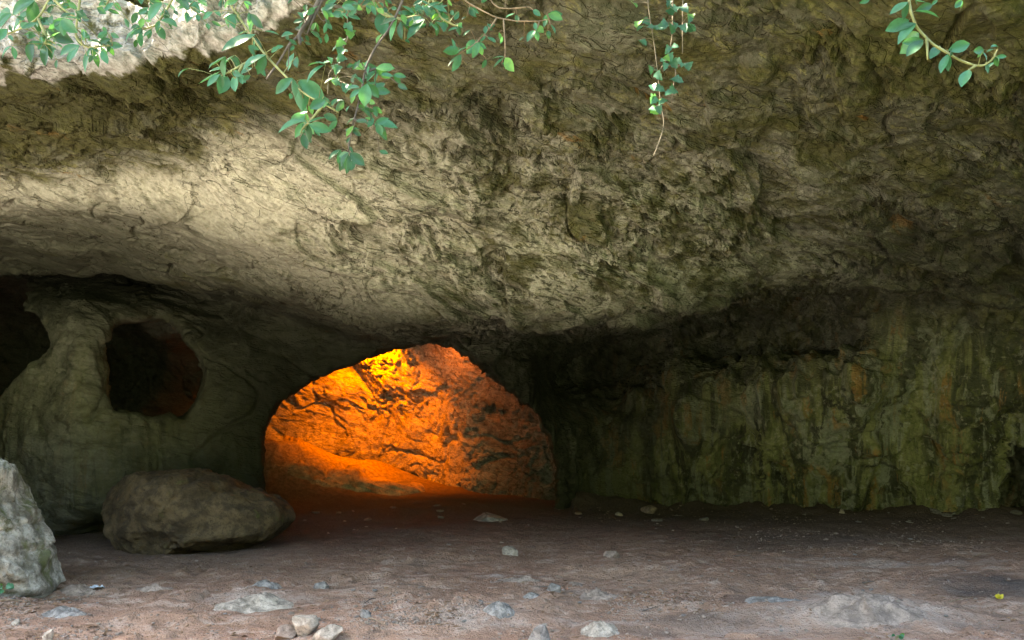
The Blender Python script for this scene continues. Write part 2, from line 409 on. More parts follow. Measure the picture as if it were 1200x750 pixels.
# ------------------------------------------------------------------ materials
def new_mat(name):
    m = bpy.data.materials.new(name); m.use_nodes = True; nt = m.node_tree; nt.nodes.clear()
    return m, nt
class NB:
    def __init__(s, nt): s.nt = nt
    def n(s, t, **kw):
        nd = s.nt.nodes.new(t)
        for k, v in kw.items(): setattr(nd, k, v)
        return nd
    def l(s, a, b): s.nt.links.new(a, b)
    def val(s, sock, v):
        if hasattr(v, 'is_output'): s.l(v, sock)
        else: sock.default_value = v
    def attr(s, name): return s.n('ShaderNodeAttribute', attribute_name=name).outputs['Fac']
    def coord(s): return s.n('ShaderNodeTexCoord').outputs['Object']
    def mapping(s, v, scale=(1, 1, 1), rot=(0, 0, 0), loc=(0, 0, 0)):
        m = s.n('ShaderNodeMapping'); s.l(v, m.inputs[0]); m.inputs['Scale'].default_value = scale
        m.inputs['Rotation'].default_value = rot; m.inputs['Location'].default_value = loc; return m.outputs[0]
    def noise(s, v, scale, detail=4, rough=.55, dist=0):
        n = s.n('ShaderNodeTexNoise'); s.l(v, n.inputs['Vector']); n.inputs['Scale'].default_value = scale
        n.inputs['Detail'].default_value = detail; n.inputs['Roughness'].default_value = rough
        n.inputs['Distortion'].default_value = dist; return n.outputs['Fac']
    def voro(s, v, scale, feat='F1'):
        n = s.n('ShaderNodeTexVoronoi', feature=feat); s.l(v, n.inputs['Vector']); n.inputs['Scale'].default_value = scale
        return n.outputs['Distance']
    def math(s, op, a, b=0., c=0., clamp=False):
        n = s.n('ShaderNodeMath', operation=op, use_clamp=clamp); s.val(n.inputs[0], a); s.val(n.inputs[1], b); s.val(n.inputs[2], c); return n.outputs[0]
    def ramp(s, f, a, b, lo=0., hi=1.):
        n = s.n('ShaderNodeMapRange', interpolation_type='SMOOTHSTEP'); s.val(n.inputs[0], f)
        n.inputs[1].default_value = a; n.inputs[2].default_value = b; n.inputs[3].default_value = lo; n.inputs[4].default_value = hi; return n.outputs[0]
    def mix(s, f, a, b):
        n = s.n('ShaderNodeMix', data_type='RGBA'); s.val(n.inputs[0], f)
        for sk, v in ((n.inputs[6], a), (n.inputs[7], b)):
            if isinstance(v, tuple): sk.default_value = (*v, 1)
            else: s.l(v, sk)
        return n.outputs[2]
    def bump(s, h, strength, dist, normal=None):
        n = s.n('ShaderNodeBump'); s.l(h, n.inputs['Height']); n.inputs['Strength'].default_value = strength
        n.inputs['Distance'].default_value = dist
        if normal is not None: s.l(normal, n.inputs['Normal'])
        return n.outputs[0]
    def out(s, color, rough=.9, normal=None, spec=.25, **kw):
        b = s.n('ShaderNodeBsdfPrincipled'); o = s.n('ShaderNodeOutputMaterial')
        if isinstance(color, tuple): b.inputs['Base Color'].default_value = (*color, 1)
        else: s.l(color, b.inputs['Base Color'])
        s.val(b.inputs['Roughness'], rough); b.inputs['Specular IOR Level'].default_value = spec
        if normal is not None: s.l(normal, b.inputs['Normal'])
        s.l(b.outputs[0], o.inputs[0]); return b

def rock_material():
    m, nt = new_mat('cave_rock'); b = NB(nt); co = b.coord()
    moss, tan, strk, whit, rgh = [b.attr(a) for a in ('moss', 'tan', 'streak', 'white', 'rough')]
    bed = b.mapping(b.mapping(co, rot=(R(8), R(-8), R(-29))), (.75, 1.7, 2.2))
    n1 = b.noise(co, 1.3, 5, .6); n2 = b.noise(bed, 3.2, 6, .65, .6); n3 = b.noise(bed, 9, 6, .7, .4); n4 = b.noise(co, 30, 4, .6)
    c = b.mix(b.ramp(n1, .3, .7), (.066, .070, .050), (.105, .112, .082))
    t = b.mix(b.ramp(n2, .3, .7), (.63, .62, .52), (.47, .47, .39))
    c = b.mix(b.math('MULTIPLY', tan, b.ramp(b.math('ADD', n2, b.math('MULTIPLY', tan, .35)), .45, .75)), c, t)
    # pale lichen crust and dark weathering
    c = b.mix(b.math('MULTIPLY', b.ramp(n3, .555, .60), b.math('MULTIPLY', b.math('MULTIPLY_ADD', tan, .75, .25), b.math('MULTIPLY', rgh, .9))), c, (.50, .51, .38))
    dk = b.math('MULTIPLY', b.ramp(b.noise(bed, 5.5, 7, .72, 1.2), .52, .58), b.math('MULTIPLY_ADD', rgh, .85, .08))
    c = b.mix(dk, c, (.052, .056, .038))
    # yellow green lichen in small mottles
    c = b.mix(b.math('MULTIPLY', b.ramp(b.noise(bed, 6.5, 6, .72, .3), .54, .60, 0, .75), b.ramp(moss, .25, .6)), c, (.24, .235, .10))
    # soot and bedding cracks
    so = b.math('MULTIPLY', b.ramp(b.noise(bed, 1.1, 7, .68, .8), .54, .60, 0, .7), b.math('MULTIPLY_ADD', rgh, .9, .1))
    c = b.mix(so, c, (.085, .085, .062))
    ln = b.math('ABSOLUTE', b.math('SUBTRACT', b.noise(b.mapping(bed, (.45, 1.3, 1.3)), 1.6, 3, .55, .05), .5))
    ln = b.math('MULTIPLY', b.ramp(ln, .002, .010, 1, 0), b.ramp(n1, .42, .58))
    ln2 = b.math('ABSOLUTE', b.math('SUBTRACT', b.noise(co, 1.3, 3, .6, .1), .5)); ln2 = b.math('MULTIPLY', b.ramp(ln2, .001, .005, .5, 0), b.ramp(n1, .58, .45))
    ln = b.math('MAXIMUM', ln, ln2); c = b.mix(b.math('MULTIPLY', ln, .42), c, (.035, .033, .024))
    # moss and ochre stain
    mm = b.math('MULTIPLY', b.ramp(b.math('MULTIPLY_ADD', moss, .34, b.noise(co, 2.1, 7, .68, .5)), .60, .80), .85)
    mc = b.mix(b.ramp(n3, .35, .65), (.045, .050, .013), (.105, .105, .030))
    c = b.mix(mm, c, mc)
    oc = b.math('MULTIPLY', b.ramp(b.noise(bed, 1.7, 6, .6, .4), .64, .72), b.ramp(moss, .3, .5))
    c = b.mix(b.math('MULTIPLY', oc, .8), c, (.27, .135, .030))
    # seepage: vertical bands
    vs = b.mapping(co, (1, 1, .11)); s1 = b.noise(vs, 1.5, 6, .66, 1.2); s2 = b.noise(vs, 2.9, 6, .66, .8); s3 = b.noise(vs, 2.4, 6, .66, 1.0)
    sc = b.mix(b.ramp(s1, .44, .56), (.052, .060, .032), (.25, .26, .115))
    sc = b.mix(b.ramp(s2, .50, .58, 0, .85), sc, (.29, .31, .235))
    sc = b.mix(b.math('MULTIPLY', b.ramp(s3, .53, .60, 0, .9), b.ramp(b.noise(co, 1.1, 3), .42, .55)), sc, (.36, .20, .065))
    sc = b.mix(b.ramp(s3, .44, .38, 0, .9), sc, (.030, .032, .020))
    sc = b.mix(b.ramp(b.noise(co, 6, 6, .7, .5), .52, .64, 0, .75), sc, (.11, .13, .035))
    sc = b.mix(b.ramp(b.noise(co, 9, 5, .7, .3), .56, .64, 0, .6), sc, (.38, .37, .28))
    c = b.mix(b.math('MULTIPLY', strk, b.ramp(b.math('ADD', b.noise(co, 1.5, 5), b.math('MULTIPLY', moss, .4)), .42, .72, .35, .95)), c, sc)
    # weathered limestone outside
    wc = b.mix(b.ramp(n3, .38, .62), (.36, .36, .35), (.60, .60, .60))
    wc = b.mix(b.ramp(b.voro(b.mapping(bed, (1, 1, 1)), 5), .0, .12, .8, 0), wc, (.10, .09, .07))
    c = b.mix(b.ramp(b.math('MULTIPLY_ADD', whit, .42, b.noise(co, 2.0, 6, .65, .4)), .78, .86), c, wc)
    c = b.mix(b.ramp(n4, .3, .7, 0, .35), c, (.10, .09, .06))
    c = b.mix(b.math('MULTIPLY', b.attr('damp_shade'), b.ramp(n1, .25, .6, .97, .85)), c, (.012, .0125, .008))  # near-black tint: painted shade in openings and recesses, along with wet rock
    h = b.math('ADD', b.math('MULTIPLY', n3, .6), b.math('MULTIPLY', n4, .35))
    v = b.voro(b.mapping(bed, (1, 1, 1.3)), 14)
    h = b.math('ADD', h, b.math('MULTIPLY', v, .35)); h = b.math('ADD', h, b.math('MULTIPLY', b.noise(bed, 22, 5, .7), .5))
    h = b.math('SUBTRACT', h, b.math('MULTIPLY', ln, .9))
    hh = b.math('MULTIPLY', h, b.math('MULTIPLY_ADD', rgh, .8, .25))
    b.out(c, b.ramp(n2, .3, .7, .72, .95), b.bump(hh, 1.0, .055), .08)
    return m
M_ROCK = rock_material()

def stone_material(name, light, dark, moss=0., scale=1.):
    m, nt = new_mat(name); b = NB(nt); co = b.coord()
    n1 = b.noise(co, 5*scale, 6, .65, .4); n2 = b.noise(co, 22*scale, 5, .7)
    c = b.mix(b.ramp(n1, .38, .62), dark, light)
    c = b.mix(b.ramp(n2, .50, .68, 0, .6), c, tuple(v*.45 for v in dark))
    if moss: c = b.mix(b.ramp(b.noise(co, 3.2*scale, 6, .7, .6), .60-.2*moss, .72-.15*moss, 0, .85), c, (.085, .095, .025))
    h = b.math('ADD', b.math('MULTIPLY', n1, .6), b.math('MULTIPLY', n2, .5)); h = b.math('ADD', h, b.math('MULTIPLY', b.noise(co, 60*scale, 4, .7), .3))
    c = b.mix(b.ramp(b.noise(co, 55*scale, 4, .7), .5, .68, 0, .5), c, tuple(v*.5 for v in dark))
    b.out(c, .88, b.bump(h, .9, .03/scale), .25); return m
M_BOULD = stone_material('fallen_rock', (.120, .085, .043), (.046, .033, .017), .12, .7)
M_OUTER = stone_material('lichen_rock', (.46, .42, .36), (.15, .135, .105), .55, 1.)
M_PALE = stone_material('pale_limestone', (.42, .355, .285), (.20, .165, .13), 0, 2.)
M_GREY = stone_material('grey_limestone', (.30, .27, .24), (.12, .11, .10), 0, 2.)
M_DUST = stone_material('dusty_limestone', (.31, .235, .185), (.165, .125, .10), 0, 2.)
M_CHAM = stone_material('chamber_rock', (.42, .34, .22), (.20, .16, .10), 0, .7)

def soil_material():
    m, nt = new_mat('trodden_earth'); b = NB(nt); co = b.coord()
    n1 = b.noise(co, .7, 5, .6, .3); n2 = b.noise(b.mapping(co, (1, 1.8, 1)), 3.5, 6, .65, .4); n3 = b.noise(co, 14, 6, .7); n4 = b.noise(co, 60, 4, .6)
    c = b.mix(b.ramp(n1, .35, .65), (.265, .150, .100), (.325, .205, .143))
    c = b.mix(b.ramp(n2, .50, .66, 0, .75), c, (.42, .31, .245))
    c = b.mix(b.ramp(n2, .48, .34, 0, .65), c, (.135, .095, .075))
    c = b.mix(b.ramp(n3, .56, .70, 0, .55), c, (.38, .295, .24))
    c = b.mix(b.ramp(n3, .42, .28, 0, .55), c, (.10, .07, .055))
    c = b.mix(b.math('MULTIPLY', b.attr('damp_shade'), b.ramp(n2, .30, .55, .6, 1.)), c, (.085, .070, .062))
    c = b.mix(b.attr('deep_shade'), c, (.070, .054, .044)); c = b.mix(b.attr('rubble'), c, b.mix(b.ramp(n3, .35, .65), (.20, .16, .10), (.42, .35, .24)))  # first mix paints shade into the floor further in
    c = b.mix(b.math('MULTIPLY', b.attr('crust'), b.ramp(n3, .36, .56, .25, 1.)), c, (.40, .325, .275))
    c = b.mix(b.ramp(n4, .58, .72, 0, .5), c, (.46, .37, .30))
    c = b.mix(b.attr('outside'), c, b.mix(b.attr('bounce_ground'), b.mix(b.ramp(n3, .35, .65), (.035, .050, .018), (.075, .085, .035)), b.mix(b.ramp(n3, .35, .65), (.42, .40, .36), (.58, .56, .51))))  # unseen ground outside: pale half added to bounce light inside, other half dark
    h = b.math('ADD', b.math('MULTIPLY', n3, .7), b.math('MULTIPLY', n4, .35)); h = b.math('ADD', h, b.math('MULTIPLY', n2, .35))
    h = b.math('SUBTRACT', h, b.math('MULTIPLY', b.ramp(b.voro(co, 26), .08, .25, 1, 0), .3))
    b.out(c, .95, b.bump(h, 1.0, .065), .15); return m
M_SOIL = soil_material()

def plain(name, col, rough=.8, spec=.3, var=.4, scale=20):
    m, nt = new_mat(name); b = NB(nt); co = b.coord(); n = b.noise(co, scale, 4)
    b.out(b.mix(b.ramp(n, .35, .65), tuple(v*(1-var) for v in col), col), rough, b.bump(n, .4, .01), spec); return m
M_BARK = plain('dark_bark', (.11, .09, .075), .85); M_TWIG = plain('green_stem', (.26, .27, .11), .6)
M_DRY = plain('dry_twig', (.24, .17, .11), .8); M_PALETWIG = plain('pale_vine_stem', (.22, .18, .13), .7)
M_LITTER = plain('dry_leaf', (.22, .13, .075), .8, .2, .5, 30)
M_YELLOW = plain('yellow_petal', (.45, .38, .03), .5, .3, .15)
M_PAPER = plain('pale_paper', (.55, .62, .70), .6, .3, .2)
M_HILL = plain('wooded_slope', (.035, .05, .018), .9, .2, .5, .4)

def leaf_material(name, dark, light, sp=.35):
    m, nt = new_mat(name); b = NB(nt)
    v = b.attr('tint'); c = b.mix(b.ramp(v, 0, .8), dark, light); c = b.mix(b.ramp(v, .86, .97), c, (.11, .28, .045))
    n = b.noise(b.coord(), 40, 3); c = b.mix(b.ramp(n, .3, .7, 0, .35), c, tuple(x*.6 for x in dark))
    bs = b.n('ShaderNodeBsdfPrincipled'); b.l(c, bs.inputs['Base Color']); bs.inputs['Roughness'].default_value = .42
    bs.inputs['Specular IOR Level'].default_value = sp
    tr = b.n('ShaderNodeBsdfTranslucent'); tc_ = b.mix(.5, c, (.16, .48, .05)); b.l(tc_, tr.inputs[0])
    mx = b.n('ShaderNodeMixShader'); mx.inputs[0].default_value = .32; b.l(bs.outputs[0], mx.inputs[1]); b.l(tr.outputs[0], mx.inputs[2])
    o = b.n('ShaderNodeOutputMaterial'); b.l(mx.outputs[0], o.inputs[0]); return m
M_LEAF = leaf_material('evergreen_leaf', (.012, .060, .027), (.037, .168, .092))
M_IVY = leaf_material('ivy_leaf', (.02, .085, .05), (.05, .17, .10), .4)

# ------------------------------------------------------------------ linking
def link(name, me, mat=None, parent=None):
    o = bpy.data.objects.new(name, me); COL.objects.link(o); o.parent = parent
    if mat: me.materials.append(mat)
    return o
def tag(o, label, cat, group=None, kind=None):
    o['label'] = label; o['category'] = cat
    if group: o['group'] = group
    if kind: o['kind'] = kind
    return o
def empty(name, loc):
    o = bpy.data.objects.new(name, None); COL.objects.link(o); o.location = [float(v) for v in loc]; o.empty_display_size = .1; return o

fc = CV[CQ].mean(1); fn = CN[CQ].mean(1)
fpx = 600+F*fc[:, 0]/fc[:, 1]; fpy = HZ-F*(fc[:, 2]-CZ)/fc[:, 1]
jit = 14*fbm(fc*2.5, 3, 71.)
fin = fc[:, 1]-WALL(fpx, fpy)
is_in = ((fin > .33) & (fpx < 690) & (fc[:, 1] > 11.2)) | (fc[:, 1] > 15.8)
is_cl = (fc[:, 1]-cliffY(fpx, fc[:, 2]) < .22+.004*jit) & (fpx < 420) & ~is_in
wall_top = np.interp(fpx, [0, 200, 300, 420, 500, 640, 760, 850, 1000, 1200], [338, 338, 346, 368, 386, 392, 392, 362, 350, 364])
is_ce = (fpy < wall_top+.25*jit) & ~is_in & ~is_cl
is_pi = (fpx+jit < 180) & ~is_in & ~is_cl & ~is_ce
is_wa = ~(is_in | is_cl | is_ce | is_pi)
parts = [('cave_ceiling', is_ce, 'rough pitted overhanging rock ceiling sloping down into the cave', 'cave ceiling'),
 ('cave_wall', is_wa, 'dark back wall with green and ochre seepage streaks around the glowing arch', 'cave wall'),
 ('rock_pillar', is_pi, 'smooth flaring grey rock pillar between the two dark openings', 'rock pillar'),
 ('chamber_wall', is_in, 'rock wall of the inner chamber lit orange through the arch', 'chamber wall'),
 ('cliff_face', is_cl, 'pale weathered limestone face above the cave mouth behind the leaves', 'cliff')]
for name, msk, label, cat in parts:
    q = CQ[msk]; u, inv = np.unique(q, return_inverse=True); q = inv.reshape(q.shape)
    me = mesh_from(name, CV[u], q)
    for an, av in (('moss', A_moss), ('tan', A_tan), ('streak', A_strk), ('white', A_whit), ('rough', A_rgh), ('damp_shade', A_damp_shade)):
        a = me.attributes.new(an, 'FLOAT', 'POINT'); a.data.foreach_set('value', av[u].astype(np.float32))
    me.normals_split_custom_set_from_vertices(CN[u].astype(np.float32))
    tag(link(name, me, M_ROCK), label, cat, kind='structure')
hm = mesh_from('hillside', HV, HQ)
tag(link('hillside', hm, M_ROCK), 'solid rock of the hill around the cave', 'hillside', kind='structure')

# ------------------------------------------------------------------ ground
HUMPS = [(1020,724,.70,.42,.17),(905,690,.45,.25,-.05),(700,705,.9,.4,.05),(600,676,.4,.15,.04),(560,730,.5,.25,.05),(300,700,.5,.25,.03),(150,720,.9,.4,.04),
         (720,738,.5,.2,.06),(860,735,.5,.2,-.03),(1120,640,1.3,.5,.03),(850,640,1.0,.3,-.03),(400,655,.8,.3,.02),(1000,655,1.2,.25,.03)]
def gpt(px, py):                                # where a pixel of the level floor lies
    Y = CZ*F/(py-HZ); return (px-600)/F*Y, Y
def gh(x, y):
    x = np.asarray(x, float); y = np.asarray(y, float); sh = x.shape; x = x.ravel(); y = y.ravel()
    P = np.stack([x, y, np.zeros_like(x)], 1)
    z = (.075*fbm(P*np.array([.45, .7, 1]), 3, 7.)+.026*fbm(P*np.array([1.6, 2.2, 1]), 3, 90.))
    z += .006*ridged(P*np.array([1.1, 1.9, 1]), 3, 33.)-.006
    near = sstep(13, 8, y)
    z += near*(.013*fbm(P*np.array([4.5, 6.5, 1]), 3, 51.)+.005*ridged(P*np.array([6, 9, 1]), 2, 71.)+.007*fbm(P*18, 2, 5.))
    z += near*(.010*fbm(P*np.array([3.2, 3.6, 1]), 2, 23.)-.016*sstep(.18, .42, fbm(P*np.array([2.8, 3.4, 1]), 2, 29.)))
    z += near*.046*sstep(.0, .35, fbm(P*np.array([.9, 1.6, 1]), 3, 61.))*(.4+facets(P*np.array([4.5, 7, 1])+fbm(P*5, 2)[:, None]*.3))
    for px, py, rx, ry, h in HUMPS:
        cx, cy = gpt(px, py); z += h*np.exp(-((x-cx)/rx)**2-((y-cy)/ry)**2)
    z += .22*sstep(12, 15.5, y)*sstep(3.0, .5, x)
    cr = np.exp(-((x+4.5)/1.5)**2-((y-15.2)/1.1)**2); z += cr*(1.05+.16*facets(P*np.array([1.6, 2.2, 1])))+.35*np.exp(-((x+2.6)/1.0)**2-((y-15.9)/.6)**2)   # rubble slope in the chamber
    yy = np.maximum(y, 3.); wd = WALL(600+F*x/yy, np.full_like(x, 590.))-y      # earth banked against the wall foot
    bank = sstep(1.1, -.1, wd)*sstep(-1.2, -.2, wd)*(y > 8)*np.where(600+F*x/yy < 670, 0., 1.)
    z += bank*(.13+.12*fbm(P*np.array([1.3, 1.3, 1]), 3, 8.)+.05*facets(P*4.))
    far = sstep(40, 8, np.hypot(x, np.minimum(y, 8)-8)); z = z*far
    return z.reshape(sh)
def coords(fine, lo, hi, grow=1.35):
    a = list(fine); s = a[1]-a[0]
    while a[0] > lo: s *= grow; a.insert(0, a[0]-s)
    s = a[-1]-a[-2]
    while a[-1] < hi: s *= grow; a.append(a[-1]+s)
    return np.array(a)
ys = [4.6]
while ys[-1] < 18.5: ys.append(ys[-1]+.016*(ys[-1]/5.5)**1.25)
XS = coords(np.arange(-9.5, 9.51, .033), -160, 160); YS = coords(ys, -160, 160)
GX, GY = np.meshgrid(XS, YS, indexing='ij'); GZ = gh(GX, GY)
nx, ny = GX.shape; idx = np.arange(nx*ny).reshape(nx, ny)
gq = np.stack([idx[:-1, :-1], idx[1:, :-1], idx[1:, 1:], idx[:-1, 1:]], -1).reshape(-1, 4)
gm = mesh_from('ground', np.stack([GX, GY, GZ], -1).reshape(-1, 3), gq)
def spots(lst):
    r = 0
    for px, py, rx, ry, h in lst:
        cx, cy = gpt(px, py); r = np.maximum(r, h*np.exp(-(((GX-cx)/rx)**2+((GY-cy)/ry)**2)**1.5))
    return r
wob = 1+.5*fbm(np.stack([GX.ravel(), GY.ravel(), 0*GX.ravel()], 1)*2.2, 3, 15.).reshape(GX.shape)
damp_shade = np.clip(spots([(1165,690,.55,.5,.9),(895,708,.38,.16,.9),(830,730,.5,.2,.6),(960,632,1.6,.7,.55),(700,600,4,1.6,.6),(740,745,.5,.12,.5),(650,700,.25,.1,.5)])*wob, 0, 1)  # wet patches in the earth itself
crust = np.clip(spots([(1010,728,.75,.35,.9),(985,694,.5,.16,.8),(1050,662,1.3,.16,.7),(705,735,.35,.15,.7),(600,676,.35,.1,.9),(560,735,.35,.2,.6),(880,740,.5,.12,.5),(960,655,.7,.1,.5),(300,704,.5,.2,.6)])*wob, 0, 1)
for an, av in (('damp_shade', damp_shade), ('crust', crust), ('outside', sstep(4.9, 4.0, GY)), ('rubble', np.clip(1.6*np.exp(-((GX+4.0)/1.9)**2-((GY-15.4)/1.0)**2), 0, 1)), ('bounce_ground', sstep(.8, -2.8, GX+.6*wob)), ('deep_shade', sstep(8.2, 13.0, GY+2.0*sstep(.5, -3.5, GX))*.88)):  # inner floor darkened as painted shade; outer ground paled to bounce light
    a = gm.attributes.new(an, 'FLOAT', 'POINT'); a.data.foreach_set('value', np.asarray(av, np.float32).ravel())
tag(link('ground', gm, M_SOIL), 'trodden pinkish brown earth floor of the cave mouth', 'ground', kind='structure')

# wooded slope across the ravine, behind the viewer: it hides the low sky from the cave
hx = np.linspace(-160, 160, 65); hy = -np.concatenate([[9], np.linspace(11, 60, 26)])
HX, HY = np.meshgrid(hx, hy, indexing='ij')
HZz = np.where(HY > -10, -.5, (-HY-10)*.72)+3*fbm(np.stack([HX.ravel(), HY.ravel(), 0*HX.ravel()], 1)*.12, 3, 2.).reshape(HX.shape)*sstep(-9, -20, HY)
n1, n2 = HX.shape; ii = np.arange(n1*n2).reshape(n1, n2)
hq = np.stack([ii[:-1, :-1], ii[:-1, 1:], ii[1:, 1:], ii[1:, :-1]], -1).reshape(-1, 4)
# the rest of the hill above the cave
mx_ = np.linspace(0, 1, 40); MX, MY = np.meshgrid(-14.5+np.concatenate([np.linspace(0, 29, 30), np.linspace(30, 120, 12)]), 6.4+np.concatenate([[0, .01], np.linspace(.6, 6, 10), np.linspace(8, 70, 14)]), indexing='ij')
MZ = np.where(MY < 6.405, 7.2, 7.6+np.minimum((MY-6.4)*3.2, 9)+np.maximum(MY-9, 0)*.15)
MZ = MZ+.8*fbm(np.stack([MX.ravel(), MY.ravel(), 0*MX.ravel()], 1)*.3, 3, 2.).reshape(MX.shape)*(MY > 6.5)
m1, m2 = MX.shape; ii = np.arange(m1*m2).reshape(m1, m2)
mq = np.stack([ii[:-1, :-1], ii[1:, :-1], ii[1:, 1:], ii[:-1, 1:]], -1).reshape(-1, 4)
tag(link('hilltop', mesh_from('hilltop', np.stack([MX, MY, MZ], -1).reshape(-1, 3), mq), M_HILL), 'wooded hill rising above the cave roof', 'hill', kind='structure')
tag(link('hill', mesh_from('hill', np.stack([HX, HY, HZz], -1).reshape(-1, 3), hq), M_HILL), 'steep wooded hill across the ravine from the cave', 'hill', kind='structure')

# ------------------------------------------------------------------ rocks
def ico(n):
    import bmesh
    bm = bmesh.new(); bmesh.ops.create_icosphere(bm, subdivisions=n, radius=1); bm.verts.ensure_lookup_table()
    v = np.array([x.co for x in bm.verts]); f = np.array([[q.index for q in p.verts] for p in bm.faces]); bm.free(); return v, f
ICO = {n: ico(n) for n in (2, 3, 4, 6)}
def rough_rock(size, seed, n=4, cuts=9, cut=(.55, .9), amp=.08, freq=2.):
    rg = np.random.default_rng(seed); v, f = ICO[n]; v = v.copy()
    for _ in range(cuts):
        d = rg.normal(size=3); d /= np.linalg.norm(d); k = rg.uniform(*cut); s = v@d; m = s > k
        v[m] -= np.outer(s[m]-k, d)
    nn = v/np.linalg.norm(v, axis=1)[:, None]
    size = np.array(size); q = v*size/size.max()
    v = v+nn*(amp*fbm(q*freq*1.3+seed*3.7, 4)+.5*amp*facets(q*freq*2.2+seed))[:, None]
    return v*size, f
def put_rock(name, label, cat, px, py, wpx, hpx, mat, seed, group=None, Y=None, depth=.8, n=4, sink=.33, amp=.04, rot=None, cuts=16):
    if Y is None: x, y = gpt(px, py)
    else: y = Y; x = (px-600)/F*y
    s = y/F; v, f = rough_rock((wpx*s/2, wpx*s/2*depth, hpx*s/2/(1-sink)), seed, n, cuts, (.5, .84), amp=amp)
    a = rot if rot is not None else 0; c_, s_ = math.cos(a), math.sin(a)
    v[:, 0], v[:, 1] = v[:, 0]*c_-v[:, 1]*s_, v[:, 0]*s_+v[:, 1]*c_
    z = float(gh(x, y))+hpx*s/2/(1-sink)*(1-2*sink)
    me = mesh_from(name, v, f); o = link(name, me, mat); o.location = (x, y, z)
    return tag(o, label, cat, group)

def outcrop(name, label, cat, px, py, wpx, hpx, mat, seed, depth=.7, **_):
    # bedrock showing through the floor: a broken low dome whose edge dips under the soil
    x0_, y0_ = gpt(px, py); s = y0_/F; rx, h = wpx*s*.62, hpx*s*.48; ry = rx*depth; nr, na = 26, 64
    rr = np.linspace(0, 1, nr)**.8; aa = np.linspace(0, 2*math.pi, na, endpoint=False)
    RR, AA = np.meshgrid(rr, aa, indexing='ij'); x = rx*RR*np.cos(AA); y = ry*RR*np.sin(AA)
    Pn = np.stack([x.ravel(), y.ravel(), 0*x.ravel()+seed*.37], 1); k = .16/max(rx, .12)
    n = (fbm(Pn*2.4*k/.16*.35+seed, 3)+.9*facets(Pn*np.array([5, 7, 1])*k*2.2+seed)+.35*facets(Pn*np.array([14, 18, 1])*k*2+seed)).reshape(x.shape)
    z = h*(.95*(1-RR**3.5)-.30+.70*n*(1.05-RR))-.02*RR
    z[-1] = -.08
    g0 = float(gh(x0_, y0_)); z = z+gh(x+x0_, y+y0_)-g0
    V_ = np.stack([x, y, z], -1).reshape(-1, 3); i_ = np.arange(nr*na).reshape(nr, na); j_ = np.roll(i_, -1, 1)
    q = np.stack([i_[:-1], i_[1:], j_[1:], j_[:-1]], -1).reshape(-1, 4)
    o = link(name, mesh_from(name, V_, q), mat); o.location = (x0_, y0_, g0); return tag(o, label, cat)

def outline_rock(name, label, cat, pts, Y, depth, mat, seed, amp=.06, cuts=12):
    P = np.array(pts, float); c = P.mean(0); v, f = ICO[6]; v = v.copy()
    ang = np.arctan2(v[:, 2], v[:, 0]); pa = np.arctan2(-(P[:, 1]-c[1]), P[:, 0]-c[0]); pr = np.hypot(P[:, 0]-c[0], P[:, 1]-c[1])
    o = np.argsort(pa); pa, pr = pa[o], pr[o]
    r = np.interp(ang, np.concatenate([pa-2*math.pi, pa, pa+2*math.pi]), np.tile(pr, 3))*Y/F
    k = np.sqrt(np.clip(1-np.abs(v[:, 1])**2.6, 0, 1))
    Pn = np.stack([r*k*np.cos(ang), depth*np.sign(v[:, 1])*np.abs(v[:, 1])**.8, r*k*np.sin(ang)], 1)
    rg = np.random.default_rng(seed)
    dirs = rg.normal(size=(cuts, 3))*np.array([1, .9, 1]); dirs[:, 1] = -np.abs(dirs[:, 1]); dirs /= np.linalg.norm(dirs, axis=1)[:, None]
    for d in dirs:
        s = Pn@d; kk = s.max()*rg.uniform(.80, .95); m = s > kk; Pn[m] -= np.outer(s[m]-kk, d)*.9
    me = mesh_from('tmp', Pn, f); _, N, _ = readmesh(me); bpy.data.meshes.remove(me)
    dd = amp*(.9*facets(Pn*np.array([1.6, 1.6, 2.2])+seed)+.5*facets(Pn*4.5+seed)+.2*facets(Pn*11+seed)+.6*fbm(Pn*1.8+seed, 4)+.5*(ridged(Pn*np.array([2, 2, 3.4])+seed, 4)-.4))+amp*.25*fbm(Pn*11, 3)
    Pn = Pn+N*dd[:, None]
    me = mesh_from(name, Pn, f); ob = link(name, me, mat); ob.location = [float(q) for q in at(c[0], c[1], Y)]
    return tag(ob, label, cat)

outline_rock('boulder', 'large rounded olive brown boulder lying before the left wall', 'boulder',
 [(116,600),(124,580),(140,568),(165,558),(200,557),(222,554),(245,561),(280,571),(310,581),(330,592),(339,610),(330,628),(300,637),(270,640),(240,645),(210,650),(180,655),(150,648),(130,636),(118,618)], 10.2, .95, M_BOULD, 5, .05, 16)
b1 = outline_rock('boulder', 'pale lichened boulder with a mossy slanting slab at the left edge', 'boulder',
 [(-90,540),(-40,538),(-8,541),(3,546),(2,575),(5,592),(20,618),(36,648),(50,672),(58,690),(46,702),(20,712),(-40,715),(-100,700),(-120,620)], 7.3, .55, M_OUTER, 9, .06, 14)
outline_rock('fallen_slab', 'orange lit slab of rock sloping across the chamber floor', 'rock slab',
 [(296,545),(312,532),(330,534),(352,541),(390,552),(430,560),(470,566),(500,573),(490,585),(440,588),(390,592),(340,600),(290,605)], 15.0, .7, M_CHAM, 14, .07, 6)

outline_rock('boulder', 'unseen rock mass added left of the lichened boulder to block bounced light', 'boulder',
 [(-800,380),(-600,330),(-400,320),(-250,350),(-170,430),(-150,560),(-150,720),(-500,740),(-820,720)], 7.9, 1.0, M_OUTER, 19, .12, 12)  # unseen rock, added to keep ground bounce off the pillar and left floor

